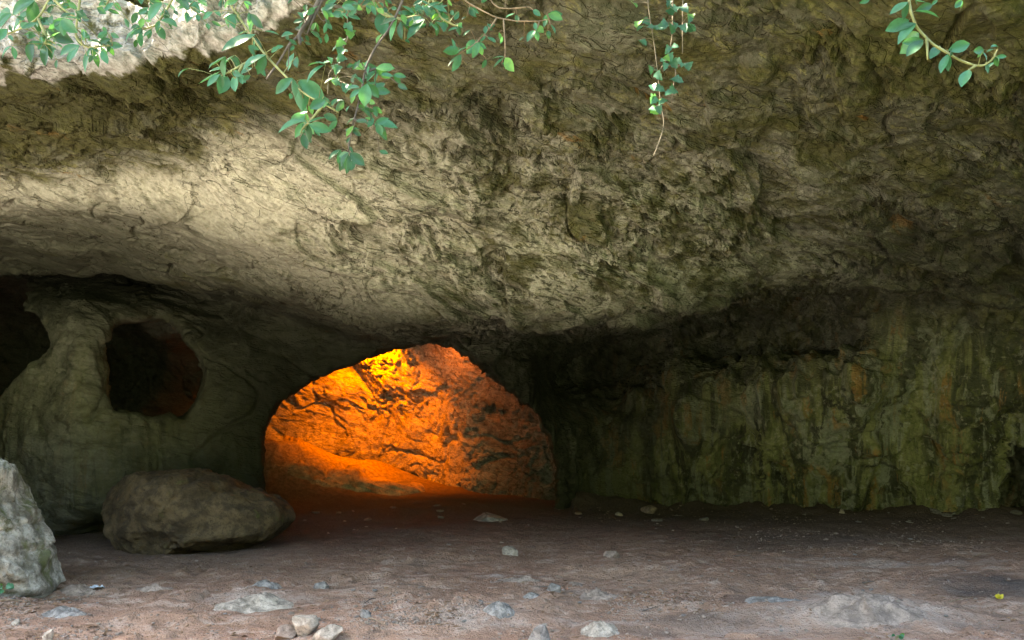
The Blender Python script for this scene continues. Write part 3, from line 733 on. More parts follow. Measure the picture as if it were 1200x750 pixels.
S = put_rock
S('stone', 'round white stone lying alone in the middle of the floor', 'stone', 598, 648, 21, 13, M_PALE, 3, depth=.8)
S('stone', 'angular white stone with a dark side at the bottom edge', 'stone', 357, 750, 34, 30, M_PALE, 8, cuts=14, rot=.5)
S('stone', 'flat dusty stone leaning beside the angular white stone', 'stone', 333, 752, 34, 15, M_DUST, 21)
S('stone', 'low pale stone right of the angular white stone', 'stone', 385, 755, 40, 16, M_PALE, 33)
S('stone', 'small upright white stone near the bottom left corner', 'stone', 57, 752, 16, 18, M_PALE, 41, depth=.7)
S('stone', 'tiny white chip on the ground at the left edge', 'stone', 20, 733, 13, 7, M_PALE, 44)
outcrop('rock_outcrop', 'pale cracked rock breaking the floor right of the boulders', 'rock outcrop', 298, 712, 92, 26, M_PALE, 51, depth=.7, amp=.16, cuts=5, sink=.4)
outcrop('rock_outcrop', 'grey slab half buried behind the pale cracked rock', 'rock outcrop', 308, 692, 46, 14, M_GREY, 52, sink=.35)
outcrop('rock_outcrop', 'low rough rock in the floor before the big boulder', 'rock outcrop', 181, 691, 44, 14, M_DUST, 53, sink=.4, amp=.16)
outcrop('rock_outcrop', 'low dusty rock right beside the lichened boulder', 'rock outcrop', 92, 692, 42, 16, M_DUST, 54, sink=.4, amp=.14)
outcrop('rock_outcrop', 'long flat grey rock bedded in the dirt at lower left', 'rock outcrop', 76, 722, 52, 14, M_GREY, 55, sink=.45, amp=.12)
S('stone', 'dark flat stone beyond the pale cracked rock', 'stone', 377, 690, 24, 9, M_GREY, 56)
S('stone', 'blue grey stone left of the gravel patch', 'stone', 428, 735, 18, 12, M_GREY, 57)
outcrop('rock_outcrop', 'bluish pale stones bedded in the hump of earth', 'rock outcrop', 585, 732, 40, 16, M_GREY, 58, sink=.4, amp=.18)
outcrop('rock_outcrop', 'pale notched rock ridge on the mid floor', 'rock outcrop', 605, 682, 62, 14, M_DUST, 59, sink=.4, amp=.18, depth=.35)
S('stone', 'dark grey stone right of the pale ridge', 'stone', 648, 701, 26, 14, M_GREY, 60)
S('stone', 'thin dark stone flat beside the dark grey stone', 'stone', 624, 705, 24, 6, M_GREY, 61)
S('stone', 'small pale stone behind the dark grey stone', 'stone', 674, 690, 18, 10, M_DUST, 62)
outcrop('rock_outcrop', 'rough brown rock with dark cracks right of centre', 'rock outcrop', 703, 705, 48, 16, M_DUST, 63, sink=.4, amp=.18)
outcrop('rock_outcrop', 'pale bluish rock at the bottom edge right of centre', 'rock outcrop', 703, 746, 50, 22, M_PALE, 64, sink=.4, amp=.14)
S('stone', 'rounded dark rock at the bottom edge under the hump', 'stone', 632, 757, 30, 20, M_GREY, 65)
outcrop('rock_outcrop', 'dark flat slab flush with the floor left of the pale mound', 'rock outcrop', 908, 712, 76, 9, M_GREY, 66, sink=.46, amp=.08)
outcrop('rock_outcrop', 'broad low pale rock mound swelling from the floor', 'rock outcrop', 1015, 732, 150, 15, M_DUST, 67, depth=.6)
outcrop('rock_outcrop', 'knobbly pale rim of rock behind the low mound', 'rock outcrop', 990, 700, 64, 12, M_DUST, 68, sink=.45, amp=.2, depth=.4)
S('stone', 'small pale round stone near the foot of the green wall', 'stone', 987, 606, 8, 7, M_PALE, 69)
S('stone', 'flat dim stone on the dark floor at the foot of the wall', 'stone', 762, 601, 26, 8, M_DUST, 70)
S('stone', 'pale sliver of stone on the dark floor', 'stone', 725, 607, 12, 5, M_PALE, 71)
S('stone', 'dim mound of stone on the dark floor left of the wall foot', 'stone', 572, 612, 50, 10, M_GREY, 72, sink=.4)
S('stone', 'low grey stone beside the dusty ledge on the right floor', 'stone', 718, 656, 24, 10, M_DUST, 73, sink=.35)
# pebbles: one shape of each size, copied
proto = []
for k in range(5):
    v, f = rough_rock((1, .8, .55), 200+k, 3, 8, amp=.12); me = mesh_from('pebble', v, f); me.materials.append([M_PALE, M_GREY, M_DUST, M_DUST, M_GREY][k]); proto.append(me)
GP = 'pebbles scattered on the floor'
rp = np.random.default_rng(77); zones = [(0,130,700,748,14),(200,470,690,748,26),(470,700,690,748,26),(650,950,655,748,26),(950,1200,640,748,18),(700,1200,590,640,26),(330,700,600,660,14)]
for a, b_, c0, d0, n in zones:
    for _ in range(n):
        px, py = rp.uniform(a, b_), rp.uniform(c0, d0); x, y = gpt(px, py); s = rp.uniform(.010, .028)*(1.25 if py < 650 else 1)
        o = bpy.data.objects.new('pebble', proto[rp.integers(5)]); COL.objects.link(o)
        o.location = (x, y, float(gh(x, y))+.2*s); o.rotation_euler = (0, 0, rp.uniform(0, 6.28)); o.scale = (s, s, s)
        tag(o, 'small loose pebble lying on the trodden earth floor', 'pebble', GP)
for k in range(36):                             # flakes fallen from the walls
    px = rp.uniform(655, 1205) if k < 26 else rp.uniform(330, 650); py = 596+rp.uniform(-4, 14)+(px-655)/550*10 if k < 26 else rp.uniform(594, 615); x, y = gpt(px, py); s = abs(rp.normal(0, .04))+.02
    o = bpy.data.objects.new('pebble', proto[(1, 3, 1, 4, 4)[rp.integers(5)]]); COL.objects.link(o); o.location = (x, y, float(gh(x, y))+.1*s); o.rotation_euler = (rp.uniform(-.4, .4), 0, rp.uniform(0, 6.28)); o.scale = (s*1.3, s, s*.8)
    tag(o, 'small loose pebble lying on the trodden earth floor', 'pebble', GP)
# gravel and dry leaf crumbs: nobody could count them
def scatter(n, zones, seed, clump):
    r = np.random.default_rng(seed); out = []
    while len(out) < n:
        z = zones[r.choice(len(zones), p=np.array([q[4] for q in zones])/sum(q[4] for q in zones))]
        px, py = r.uniform(z[0], z[1]), r.uniform(z[2], z[3]); x, y = gpt(px, py); out.append((x, y))
    P = np.array(out); m = fbm(np.c_[P*1.3, np.zeros(len(P))], 3, seed) > clump-.0; return P[m]
gz_ = [(-20,1220,690,760,5),(420,560,715,745,2),(640,860,690,720,2),(860,1160,600,645,3),(0,130,690,750,2),(0,1200,640,690,2),(700,860,585,615,1)]
P = scatter(9000, gz_, 5, -.02); v0, f0 = ICO[2]; r = np.random.default_rng(8); VV, FF = [], []
v0s = [rough_rock((1, .8, .6), 300+k, 2, 6, amp=.15)[0] for k in range(6)]
Z = gh(P[:, 0], P[:, 1])
for i, (x, y) in enumerate(P):
    s = abs(r.normal(0, .007))+.004; a = r.uniform(0, 6.28); v = v0s[i % 6]*s; c_, s_ = math.cos(a), math.sin(a)
    VV.append(np.stack([v[:, 0]*c_-v[:, 1]*s_+x, v[:, 0]*s_+v[:, 1]*c_+y, v[:, 2]+Z[i]], 1)); FF.append(f0+len(v)*i)
tag(link('gravel', mesh_from('gravel', np.concatenate(VV), np.concatenate(FF)), M_DUST), 'fine gravel crumbs strewn over the trodden earth', 'gravel', kind='stuff')
P = scatter(4200, gz_, 25, .05); Z = gh(P[:, 0], P[:, 1]); VV, FF = [], []
for i, (x, y) in enumerate(P):
    L = r.uniform(.010, .036); w = L*r.uniform(.12, .45); a = r.uniform(0, 6.28); t = r.uniform(-.5, .5, 4)*L*.6
    q = np.array([(-L, 0, t[0]), (0, -w, t[1]), (L, 0, t[2]), (0, w, t[3])]); c_, s_ = math.cos(a), math.sin(a)
    VV.append(np.stack([q[:, 0]*c_-q[:, 1]*s_+x, q[:, 0]*s_+q[:, 1]*c_+y, q[:, 2]+Z[i]+.006], 1)); FF.append(np.arange(4)[None]+4*i)
tag(link('leaf_litter', mesh_from('leaf_litter', np.concatenate(VV), np.concatenate(FF)), M_LITTER), 'crumbled dry leaves strewn over the earth floor', 'leaf litter', kind='stuff')

# ------------------------------------------------------------------ stems, leaves
def tube_arrays(pts, rad, k=7):
    P = np.array(pts, float); n = len(P)
    # smooth the polyline
    t = np.linspace(0, n-1, max(2, (n-1)*6+1)); S = np.stack([np.interp(t, np.arange(n), P[:, j]) for j in range(3)], 1)
    if n > 2:
        e0, e1 = S[0].copy(), S[-1].copy()
        for _ in range(3): S[1:-1] = .25*S[:-2]+.5*S[1:-1]+.25*S[2:]
        S[0], S[-1] = e0, e1
    rr = np.interp(t, np.linspace(0, n-1, len(rad)), rad); V, Fq = [], []
    T = np.gradient(S, axis=0); T /= np.linalg.norm(T, axis=1)[:, None]+1e-9
    for i in range(len(S)):
        a = np.cross(T[i], (.13, .9, .4)); a /= np.linalg.norm(a); b = np.cross(T[i], a)
        for j in range(k):
            q = 2*math.pi*j/k; V.append(S[i]+rr[i]*(1+.12*math.sin(7*i+j*2.))*(math.cos(q)*a+math.sin(q)*b))
    for i in range(len(S)-1):
        for j in range(k): Fq.append((i*k+j, i*k+(j+1) % k, (i+1)*k+(j+1) % k, (i+1)*k+j))
    V = np.array(V); V = np.concatenate([V, S[:1], S[-1:]]); m = len(V)
    for j in range(k):
        Fq.append((m-2, (j+1) % k, j, j)); Fq.append((m-1, (len(S)-1)*k+j, (len(S)-1)*k+(j+1) % k, (len(S)-1)*k+(j+1) % k))
    return V, [tuple(dict.fromkeys(q)) for q in Fq]
def tubes(name, runs, mat, parent=None, origin=(0, 0, 0), k=7):
    V, Fq, o = [], [], 0
    for pts, rad in runs:
        v, q = tube_arrays(pts, rad, k); V.append(v); Fq += [tuple(i+o for i in t) for t in q]; o += len(v)
    me = bpy.data.meshes.new(name); me.from_pydata((np.concatenate(V)-np.array(origin)).tolist(), [], Fq)
    me.polygons.foreach_set('use_smooth', np.ones(len(Fq), bool)); me.update()
    return link(name, me, mat, parent)
def leaf_arrays(base, tip, width, roll, droop, rg, ivy=False):
    d = tip-base; L = np.linalg.norm(d); d = d/L
    side = np.cross(d, (0, -1, .35)); ns = np.linalg.norm(side)
    side = side/ns if ns > .15 else np.array((1., 0, 0)); side -= d*(side@d); side /= np.linalg.norm(side); up = np.cross(side, d)
    s2 = side*math.cos(roll)+up*math.sin(roll); u2 = np.cross(s2, d)
    if u2[2] < -.3: u2 = -u2; s2 = -s2
    ts = np.array([0, .08, .22, .40, .58, .74, .88, 1.0])
    wf = np.array([.02, .30, .72, .98, 1.0, .80, .42, .0])
    if ivy: wf = np.array([.05, .85, 1.1, .72, .85, .5, .28, 0])
    V, Fq = [], []
    cur = rg.uniform(-.12, .22)
    for t, w in zip(ts, wf):
        c = base+d*L*t-u2*L*droop*t*t+u2*L*cur*.25*math.sin(math.pi*t)
        h = w*width
        V += [c-s2*h+u2*h*.30, c-s2*h*.5+u2*h*.10, c, c+s2*h*.5+u2*h*.10, c+s2*h+u2*h*.30]
    for i in range(len(ts)-1):
        for j in range(4): Fq.append((5*i+j, 5*i+j+1, 5*i+6+j, 5*i+5+j))
    return V, Fq
def leaves(name, items, mat, parent, origin, seed, ivy=False):
    rg = np.random.default_rng(seed); V, Fq, tint = [], [], []
    for base, tip, wr, tn in items:
        L = np.linalg.norm(tip-base); v, q = leaf_arrays(base, tip, L*wr, rg.uniform(-.75, .75), rg.uniform(0, .18), rg, ivy)
        o = len(V); V += v; Fq += [tuple(i+o for i in t) for t in q]; tint += [tn]*len(v)
    me = bpy.data.meshes.new(name); me.from_pydata((np.array(V)-np.array(origin)).tolist(), [], Fq)
    me.polygons.foreach_set('use_smooth', np.ones(len(Fq), bool)); me.update()
    a = me.attributes.new('tint', 'FLOAT', 'POINT'); a.data.foreach_set('value', np.array(tint, np.float32))
    return link(name, me, mat, parent)
def leaf_list(crops, seed, Y, spread=.25, wr=(.18, .25)):
    rg = np.random.default_rng(seed); out = []
    for (ox, oy, sc), L in crops:
        for q in L:
            bx, by, tx, ty = q[:4]; dk = len(q) > 4 and q[4] == 'd'; br = len(q) > 4 and q[4] == 'b'
            y = Y+rg.uniform(-spread, spread); bx, by, tx, ty = bx-(tx-bx)*.08, by-(ty-by)*.08, tx-(tx-bx)*.06, ty-(ty-by)*.06; b = at(ox+bx/sc, oy+by/sc, y)
            ln = math.hypot(tx-bx, ty-by)/sc*y/F
            t = at(ox+tx/sc, oy+ty/sc, y+rg.uniform(-.45, .25)*ln)
            if rg.random() < .6:                # most nodes carry a second leaf
                dv = t-b; a2 = rg.choice((-1, 1))*rg.uniform(.5, 1.1); c2_, s2_ = math.cos(a2), math.sin(a2)
                out.append((b, b+rg.uniform(.6, .95)*np.array((dv[0]*c2_-dv[2]*s2_, dv[1]+.03, dv[0]*s2_+dv[2]*c2_)), rg.uniform(*wr), rg.uniform(0, .95)))
            out.append((b, t, (rg.uniform(*wr)*(1.28 if br else 1)), rg.uniform(0, .25) if dk else rg.uniform(.35, 1)))
    return out
def plant(name, label, cat, group, stems, lv, Y, stem_mat, leaf_mat, seed, rads=(.006, .003), ivy=False, petioles=True):
    runs = []
    for st in stems:
        pts, rd = (st[0], st[1]) if isinstance(st[1], tuple) and isinstance(st[0], list) else (st, rads)
        runs.append(([at(p[0], p[1], Y+(p[2] if len(p) > 2 else 0)) for p in pts], rd))
    o = runs[0][0][0]; e = empty(name, o); tag(e, label, cat, group)
    allp = np.concatenate([tube_arrays(*r_)[0] for r_ in runs])
    ip = [int(k) for k in np.random.default_rng(seed).integers(0, len(allp), 0 if ivy else {101: 75, 102: 60, 106: 50, 109: 6}.get(seed, 24))]
    rx = np.random.default_rng(seed+5)
    for k in ip:                                # smaller leaves all along the stems
        b = allp[k]+rx.normal(size=3)*np.array((.045, .05, .035)); L = rx.uniform(.028, .055); a2 = rx.uniform(-2.9, -.2)
        lv.append((b, b+L*np.array((math.cos(a2), rx.uniform(-.6, .2), math.sin(a2))), rx.uniform(.20, .28), rx.uniform(0, 1)))
    if petioles:
        for b, t, *_ in lv:                     # each leaf reaches its stem by a thin stalk
            k = allp[np.argmin(((allp-b)**2).sum(1))]
            if np.linalg.norm(k-b) > .004: runs.append(([b, .5*(b+k)+np.array((0, 0, .006)), k], (.0012, .0016)))
    tubes('stem', runs, stem_mat, e, o); leaves('foliage', lv, leaf_mat, e, o, seed, ivy)
    return e
GB = 'leafy branches hanging over the cave mouth'
c1 = (0, 0, 5.4545); c2 = (210, 0, 6.2526); c3 = (310, 60, 5.); c4 = (380, 0, 4.138); c5 = (720, 0, 3.95); c6 = (1000, 0, 6.)
Lv = leaf_list([(c1, [(210,10,60,100),(215,70,50,190,'b'),(60,90,-20,150),(70,100,-20,190),(40,190,-30,260),(70,300,0,370),(200,270,185,390,'d'),(285,280,280,430,'d'),(310,250,330,390,'d'),(320,205,470,270,'d'),(310,260,390,190),(505,120,380,90),(400,130,490,210,'b'),(520,290,480,220,'d'),(500,295,370,350),(500,300,420,395),(575,320,520,460),(650,330,690,410),(560,260,650,265,'b'),(540,240,530,190),(700,290,790,295),(410,5,330,25,'d'),(260,130,320,160),(350,160,390,200),(300,200,290,290),(130,30,230,0),(20,240,-30,200),(150,180,240,140)])], 1, 3.5)
plant('leafy_branch', 'leafy branch in the top left corner with bluish green leaves', 'branch', GB,
 [[(80,-40),(60,-5),(45,22),(20,36),(-10,45)],[(45,22),(55,45),(52,52)],[(100,-40),(92,10),(88,45),(104,57),(126,53),(132,53)],[(60,-5),(75,12),(92,22)]], Lv, 3.5, M_TWIG, M_LEAF, 101)
Lv = leaf_list([(c1, [(870,190,790,260),(875,190,940,190),(1000,165,1060,260,'b'),(1035,130,1140,165,'b'),(1050,20,1130,60,'b'),(1030,30,930,130),(940,60,870,90),(690,5,620,60),(690,60,740,10),(720,20,660,70),(1050,60,1080,140,'d'),(960,30,1040,10)]),
 (c2, [(90,20,150,90,'b'),(20,0,70,80,'d'),(140,0,210,50),(60,10,0,60)])], 2, 3.6)
plant('leafy_branch', 'short leafy spray over the pale cliff beside the corner branch', 'branch', GB,
 [[(215,-40),(205,-5),(190,20),(182,30),(170,34),(160,35)],[(140,-40),(130,-5),(124,8)],[(205,-5),(222,8)]], Lv, 3.6, M_TWIG, M_LEAF, 102)
Lv = leaf_list([(c2, [(540,260,290,370),(620,410,440,500),(530,500,440,540),(330,420,210,490),(400,410,290,490),(330,500,210,515),(290,530,130,620),(290,550,190,630),(350,570,290,690,'b'),(410,555,410,680,'b'),(440,550,490,610,'b'),(560,490,640,560,'b'),(560,280,600,380,'d'),(510,340,560,410,'d'),(820,580,690,690),(900,595,1080,740),(1060,480,910,600),(360,100,410,215,'b'),(530,110,610,210,'d'),(630,230,740,250),(330,0,300,60,'d'),(480,10,540,40),(420,90,380,150),(240,90,160,140),(300,120,250,60),(330,130,400,90),(300,190,230,150,'d')]),
 (c3, [(460,290,380,300),(350,290,260,340,'b'),(250,350,200,300,'b'),(240,370,140,420),(230,410,60,465),(240,420,170,510,'b'),(250,430,290,490,'b'),(260,420,360,370),(420,400,340,370,'b'),(270,430,400,470),(290,450,330,500),(225,490,250,580,'d')])], 3, 3.45)
plant('leafy_branch', 'long arching green stem with leaf rosettes reaching lowest', 'branch', GB,
 [[(255,-40),(266,0),(280,20),(310,64),(342,97),(360,112),(380,122),(397,132)],[(310,64),(285,75),(268,85),(255,90)],[(285,75),(275,92)],[(380,122),(365,140),(355,150),(352,156)]], Lv, 3.45, M_TWIG, M_LEAF, 103)
Lv = leaf_list([(c2, [(800,510,830,370,'b'),(1060,80,1090,150),(1080,170,1060,250),(1080,250,1080,320,'b'),(1100,120,1190,90),(1150,0,1080,30),(1080,160,1120,220),(1000,170,960,240)])], 4, 3.7)
plant('leafy_branch', 'dark broken woody branch with few leaves', 'branch', GB,
 [([(392,-40),(374,0),(362,24),(350,40),(352,52)], (.013, .008)),([(362,24),(350,42),(339,52),(326,74),(312,93)], (.008, .004)),([(400,-40),(378,0),(368,20),(360,40)], (.009, .004)),([(368,10),(378,25),(384,22)], (.002, .002)),([(339,52),(338,75),(337,82)], (.002, .002))], Lv, 3.75, M_BARK, M_LEAF, 104)
Lv = leaf_list([(c3, [(640,90,500,90),(660,110,590,175),(660,100,770,95),(690,140,760,140),(760,140,835,150),(600,200,580,330,'b'),(550,210,470,210),(560,230,490,270),(530,250,505,310),(610,200,680,240),(650,235,740,235),(600,350,540,310,'d'),(580,340,640,400,'d'),(640,330,660,390),(520,400,470,430,'b'),(540,410,610,415,'d'),(520,440,470,500),(520,460,570,500,'d'),(650,430,730,385),(660,430,790,435,'b'),(660,430,690,495,'b'),(440,580,365,630),(490,600,440,680,'d'),(490,610,490,720,'d'),(505,600,590,670,'d'),(500,560,520,600,'d')])], 5, 3.6)
plant('leafy_branch', 'thin dark drooping stem with leaves below the broken branch', 'branch', GB,
 [[(488,-40),(472,0),(458,32),(440,55),(428,80),(424,105),(418,130),(412,150),(408,178)],[(428,85),(441,80),(447,84)],[(424,105),(432,102),(440,106)],[(414,140),(430,144),(440,146)]], Lv, 3.65, M_BARK, M_LEAF, 105, (.006, .003))
Lv = leaf_list([(c4, [(270,70,290,170,'b'),(350,100,310,200,'b'),(370,110,370,195,'d'),(480,100,390,190),(430,70,340,50),(500,70,620,85),(480,50,440,20),(500,40,560,10),(510,60,580,40),(540,110,545,180,'d'),(640,120,660,175,'d'),(700,40,740,85,'d'),(110,60,30,70),(120,80,180,90),(230,10,210,70),(240,15,265,60),(300,0,330,20,'d'),(600,0,620,30),(560,40,600,20),(430,100,410,130),(470,80,430,100),(500,20,470,0),(530,30,600,50),(560,70,520,95),(450,60,420,30,'d'),(160,20,100,10),(60,20,20,40),(90,30,150,40),(470,10,430,15)])], 6, 3.8)
plant('leafy_branch', 'bushy cluster of glossy leaves at the top centre left', 'branch', GB,
 [[(520,-40),(505,-5),(500,10),(495,18)],[(505,-5),(515,20),(532,30),(536,30)],[(495,18),(470,22),(450,18),(444,14)],[(440,-40),(437,0),(440,10),(465,22),(475,24)],[(420,-40),(405,0),(404,15)]], Lv, 3.8, M_TWIG, M_LEAF, 106)
Lv = leaf_list([(c4, [(780,165,755,205,'b'),(740,200,690,260,'b'),(735,215,770,270,'b'),(700,225,640,260),(660,240,570,250),(660,270,620,350),(745,210,720,280),(870,280,815,325),(880,285,920,350,'b'),(1075,75,1065,130,'b'),(1090,70,1160,95,'b'),(1030,130,1065,160,'b'),(1020,150,980,205)])], 7, 3.9, .1)
plant('leafy_branch', 'bare grey twig with three dangling leaf tufts at top centre', 'branch', GB,
 [[(520,-40),(543,0),(560,10),(582,21),(606,25),(632,25),(645,22)],[(582,21),(575,32),(568,40),(556,52),(540,62)],[(590,23),(592,50),(592,68)],[(632,25),(630,33),(626,36)],[(566,-40),(575,2),(585,10),(605,10),(618,8)]], Lv, 3.9, M_DRY, M_LEAF, 107, (.004, .0022))
Lv = leaf_list([(c6, [(375,20,245,95,'b'),(450,80,625,95,'b'),(380,145,220,215,'b'),(430,175,300,305),(450,240,320,385),(480,290,365,400,'d'),(600,330,535,415,'b'),(660,390,605,505),(680,350,835,300,'b'),(910,350,840,360,'b'),(910,370,950,430),(1015,330,965,325,'b'),(1005,400,1085,395),(990,440,920,490),(810,500,755,620),(590,0,545,40),(440,5,520,10),(760,5,710,60,'b'),(110,0,45,20)])], 8, 3.6, .08)
plant('leafy_branch', 'green leafy branch curving alone at the top right', 'branch', GB,
 [[(1068,-40),(1065,0),(1067,14),(1075,34),(1093,52),(1110,62),(1127,72),(1143,77),(1153,77),(1163,70),(1169,58)],[(1143,77),(1134,83)],[(1086,45),(1087,70)],[(1020,-40),(1019,-5)],[(1110,-40),(1100,-10),(1097,0)],[(1130,-40),(1127,0)]], Lv, 3.6, M_TWIG, M_LEAF, 109, (.007, .0035))
def ivy_list(crop, pts, seed, Y, size):
    ox, oy, sc = crop; rg = np.random.default_rng(seed); out = []
    for x, y_, *dk in pts:
        for _ in range(2):
            y = Y+rg.uniform(-.08, .02); L = size*rg.uniform(.7, 1.2)
            b = at(ox+(x+rg.uniform(-14, 14))/sc, oy+(y_+rg.uniform(-14, 14))/sc, y); a = rg.uniform(-1.2, 1.2)-math.pi/2
            t = b+np.array((math.cos(a)*L, -rg.uniform(.1, .7)*L, math.sin(a)*L))
            out.append((b, t, rg.uniform(.34, .46), 0. if dk else rg.uniform(.2, 1)))
    return out
Y5 = 4.7
Lv = ivy_list(c5, [(80,5),(125,90),(145,135),(125,195),(250,15,1),(250,45,1),(310,40),(275,100),(240,110),(355,75),(350,112),(320,125),(195,115),(265,205),(240,250),(275,280),(320,305),(340,300),(230,290),(170,315),(200,335),(180,400),(270,375),(270,420),(190,450),(235,450),(200,485),(165,510)], 9, Y5, .055)
def c5p(l): return [(720+x/3.95, y/3.95) for x, y in l]
plant('ivy_vine', 'thin ivy strands hanging down the middle of the rock face', 'ivy', 'hanging ivy strands',
 [c5p([(150,-150),(155,20),(170,120),(185,210),(200,330),(208,420),(215,490)]),c5p([(215,490),(225,530),(230,580),(210,650),(180,725)]),c5p([(275,-150),(270,30),(268,180),(240,280),(205,330)]),c5p([(320,-150),(315,80),(315,250)]),c5p([(275,280),(285,340),(275,380),(265,480)])], Lv, Y5, M_PALETWIG, M_IVY, 110, (.0035, .002), True)
Lv = ivy_list(c4, [(115,150),(105,185),(80,230),(95,240),(70,265),(20,290),(100,275),(60,320),(50,370),(50,395),(130,375),(110,400),(0,40),(40,20),(140,30),(110,110)], 10, 4.3, .05)
plant('ivy_vine', 'short ivy strand behind the drooping dark stem', 'ivy', 'hanging ivy strands',
 [[(404,-30),(407,20),(408,45),(400,60),(396,75),(393,95)],[(396,75),(385,85),(384,110)]], Lv, 4.3, M_PALETWIG, M_IVY, 111, (.003, .002), True)

# the tree the branches belong to, its unseen crown placed to shade them
e = empty('tree', (-4.7, 2.9, 0)); tag(e, 'unseen leafy evergreen tree leaning over the mouth to shade the branches', 'tree')
O = np.array((-4.7, 2.9, 0.))
tubes('trunk', [([(-4.7,2.9,-.2),(-4.65,3.0,1.5),(-4.3,3.2,3.4),(-3.6,3.5,5.0),(-2.2,3.8,5.9),(0,3.9,6.4)], (.22,.17,.13,.10,.06,.03)),
 ([(-3.9,3.4,4.5),(-3.0,3.2,5.4),(-1.2,3.3,5.6),(1.0,3.7,5.5)], (.08,.05,.03,.02)),([(-4.3,3.2,3.4),(-4.9,3.9,4.9),(-4.6,4.2,6.2)], (.09,.06,.03)),
 ([(-2.2,3.8,5.9),(-1.4,4.3,6.8),(.6,4.2,7.2)], (.05,.03,.02))], M_BARK, e, O, 9)
rg = np.random.default_rng(31); n = 20000
cl_ = np.stack([rg.uniform(-6.5, 3.0, 80), rg.uniform(2.2, 4.7, 80), rg.uniform(5.0, 7.2, 80)], 1)
C0 = cl_[rg.integers(80, size=n)]+rg.normal(size=(n, 3))*np.array([.45, .32, .30]); C0[:, 2] = np.maximum(C0[:, 2], 4.75)
d1 = rg.normal(size=(n, 3)); d1 /= np.linalg.norm(d1, axis=1)[:, None]; d2 = np.cross(d1, rg.normal(size=(n, 3))); d2 /= np.linalg.norm(d2, axis=1)[:, None]
LV = np.stack([C0-d1*.065, C0+d2*.03, C0+d1*.065, C0-d2*.03], 1).reshape(-1, 3)-O
me = mesh_from('crown', LV, np.arange(4*n).reshape(n, 4)); a = me.attributes.new('tint', 'FLOAT', 'POINT'); a.data.foreach_set('value', np.repeat(rg.uniform(0, 1, n), 4).astype(np.float32))
link('crown', me, M_LEAF, e)

# small plants, litter and sticks on the floor
def sprout(label, p, n, size, seed):
    rg = np.random.default_rng(seed); p = np.array(p); e = empty('sprout', p); tag(e, label, 'sprout'); runs, lv = [], []
    for k in range(n):
        a = rg.uniform(0, 6.28); h = size*rg.uniform(.6, 1.5); q = p+np.array((math.cos(a)*h*.5, -abs(math.sin(a))*h*.5-.01, h)); runs.append(([p, .5*(p+q)+(0, 0, .01), q], (.002, .0012)))
        lv.append((q, q+np.array((math.cos(a)*size, -rg.uniform(.1, .5)*size, rg.uniform(-.6, .4)*size)), .42, rg.uniform(.6, 1)))
    tubes('stem', runs, M_TWIG, e, p); leaves('foliage', lv, M_LEAF, e, p, seed)
sprout('little green sprout growing on the lichened boulder', at(5, 695, 6.6), 10, .06, 12)
x, y = gpt(1050, 752); sprout('tiny green sprout at the bottom edge before the pale mound', (x, y, float(gh(x, y))), 6, .035, 13)
x, y = gpt(1171, 706); zz = float(gh(x, y)); e = empty('fallen_flower', (x, y, zz)); tag(e, 'small yellow flower fallen on the dark moist earth', 'flower')
lv = []
for k in range(9):
    a = k*.7; b = np.array((x, y, zz+.012)); lv.append((b, b+np.array((math.cos(a)*.035, math.sin(a)*.02, .018+.012*(k % 3))), .3, 1))
leaves('petals', lv, M_YELLOW, e, (x, y, zz), 5)
tubes('stalk', [([(x, y, zz+.01), (x-.01, y+.02, zz+.04), (x+.02, y+.03, zz+.075)], (.003, .002))], M_TWIG, e, (x, y, zz))
x, y = gpt(114, 691); zz = float(gh(x, y)); rg = np.random.default_rng(6)
n = 9; uu, vv = np.meshgrid(np.linspace(-1, 1, n), np.linspace(-1, 1, n), indexing='ij')
W = np.stack([uu.ravel()*.05, vv.ravel()*.04, .03+.025*fbm(np.c_[uu.ravel()*1.6, vv.ravel()*1.6, np.zeros(n*n)], 3, 44.)], 1)
ii = np.arange(n*n).reshape(n, n); wq = np.stack([ii[:-1, :-1], ii[1:, :-1], ii[1:, 1:], ii[:-1, 1:]], -1).reshape(-1, 4)
o = link('paper_scrap', mesh_from('paper_scrap', W, wq), M_PAPER); o.location = (x, y, zz)
md = o.modifiers.new('thickness', 'SOLIDIFY'); md.thickness = .002
tag(o, 'crumpled pale blue paper scrap beside the lichened boulder', 'paper scrap')
tw = [((66,703),(92,702),'thin dark twig lying at the foot of the lichened boulder'),((0,712),(40,709),'reddish stick on the ground at the left edge'),((655,694),(625,698),'reddish thin twig beside the dark grey stone'),
      ((752,700),(778,697),'short dark stick right of the brown cracked rock'),((752,720),(772,718),'curled brown stick below the short dark stick'),((432,738),(452,739),'pale dry stick by the blue grey stone'),
      ((880,696),(898,693),'thin twig left of the dark flat slab'),((935,684),(962,688),'forked dark twig behind the dark flat slab'),((1010,684),(1030,682),'short twig behind the pale mound'),
      ((1110,712),(1145,704),'crooked twig right of the pale mound'),((860,655),(882,654),'short dark stick on the right mid floor'),((1140,655),(1162,652),'short stick on the floor far right'),((440,709),(425,722),'bent dry twig left of the earth hump')]
for k, (a, b_, lab) in enumerate(tw):
    (xa, ya), (xb, yb) = gpt(*a), gpt(*b_); za, zb = float(gh(xa, ya)), float(gh(xb, yb)); yb += rg.uniform(-.1, .1)
    xm, ym = .6*xa+.4*xb, .6*ya+.4*yb+rg.uniform(-.03, .03); zm = max(float(gh(xm, ym)), .5*(za+zb))
    o = np.array((xa, ya, za)); t = tubes('twig', [([(xa, ya, za+.008), (xm, ym, zm+.016), (xb, yb, zb+.008)], (.006, .003))], M_DRY if k % 2 else M_BARK, None, o, 6)
    t.location = o; tag(t, lab, 'twig', 'twigs on the floor')

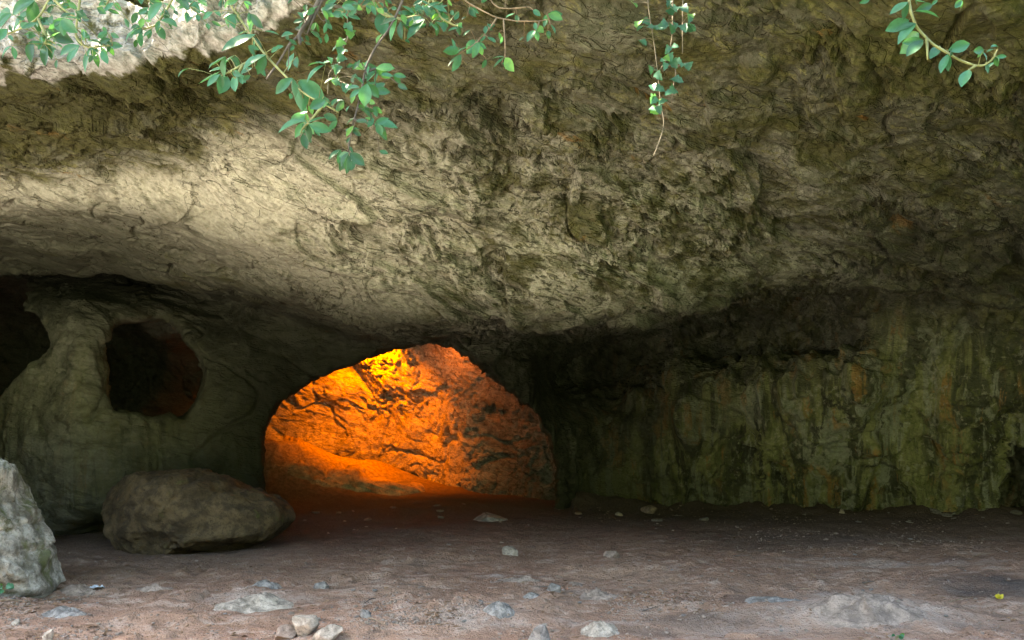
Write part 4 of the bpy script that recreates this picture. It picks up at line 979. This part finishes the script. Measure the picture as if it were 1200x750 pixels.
# ------------------------------------------------------------------ light
EL, AZ = R(58), R(-82)                       # sun height; compass bearing from +Y (behind the cave), clockwise
w = bpy.data.worlds.new('World'); SC.world = w; w.use_nodes = True; nt = w.node_tree; bg = nt.nodes['Background']
sky = nt.nodes.new('ShaderNodeTexSky'); sky.sky_type = 'NISHITA'; sky.sun_disc = False; sky.sun_elevation = EL; sky.sun_rotation = AZ
nt.links.new(sky.outputs[0], bg.inputs[0]); bg.inputs[1].default_value = .15
sl = bpy.data.lights.new('sun', 'SUN'); sl.energy = 4; sl.angle = R(.5); sl.color = (1, .95, .86)
so = bpy.data.objects.new('sun', sl); COL.objects.link(so)
import mathutils
sd = mathutils.Vector((math.sin(AZ)*math.cos(EL), math.cos(AZ)*math.cos(EL), math.sin(EL)))
so.rotation_euler = sd.to_track_quat('Z', 'Y').to_euler()
ll = bpy.data.lights.new('chamber_light', 'SPOT'); ll.energy = 96; ll.color = (1, .18, .003); ll.spot_size = R(142); ll.spot_blend = 1; ll.shadow_soft_size = .06
lo = bpy.data.objects.new('chamber_light', ll); COL.objects.link(lo); lp = at(430, 394, 14.6); lo.location = [float(v) for v in lp]
aim = mathutils.Vector([float(v) for v in at(450, 470, 16.4)-lp]); lo.rotation_euler = aim.to_track_quat('-Z', 'Y').to_euler()

fill_spot = bpy.data.lights.new('chamber_light', 'SPOT'); fill_spot.energy = 13; fill_spot.spot_size = R(105); fill_spot.spot_blend = 1; fill_spot.color = (1, .17, .003); fill_spot.shadow_soft_size = .08  # added fill spot, spreads the orange over the chamber's right side
fill_obj = bpy.data.objects.new('chamber_light', fill_spot); COL.objects.link(fill_obj); fill_obj.location = [float(v) for v in at(510, 390, 13.4)]
fill_obj.rotation_euler = mathutils.Vector([float(v) for v in at(585, 460, 15.2)-at(510, 390, 13.4)]).to_track_quat('-Z', 'Y').to_euler()

# ------------------------------------------------------------------ camera, render
cd = bpy.data.cameras.new('camera'); cam = bpy.data.objects.new('camera', cd); COL.objects.link(cam); SC.camera = cam
cam.location = (0, 0, CZ); cam.rotation_euler = (R(90), 0, 0); cd.sensor_width = 36; cd.lens = 36*F/1200; cd.shift_y = (HZ-375)/1200
cd.clip_start = .05; cd.clip_end = 1000
vs = SC.view_settings; vs.view_transform = 'Standard'; vs.look = 'None'; vs.exposure = 4.12; vs.gamma = 1; vs.use_curve_mapping = False
vs.use_white_balance = True; vs.white_balance_temperature = 8000; vs.white_balance_tint = 10
cy = SC.cycles; cy.max_bounces = 4; cy.diffuse_bounces = 3; cy.glossy_bounces = 2; cy.use_denoising = True; cy.sample_clamp_indirect = 6
print('verts', [(o.name, len(o.data.vertices)) for o in bpy.data.objects if o.get('kind') == 'structure'])
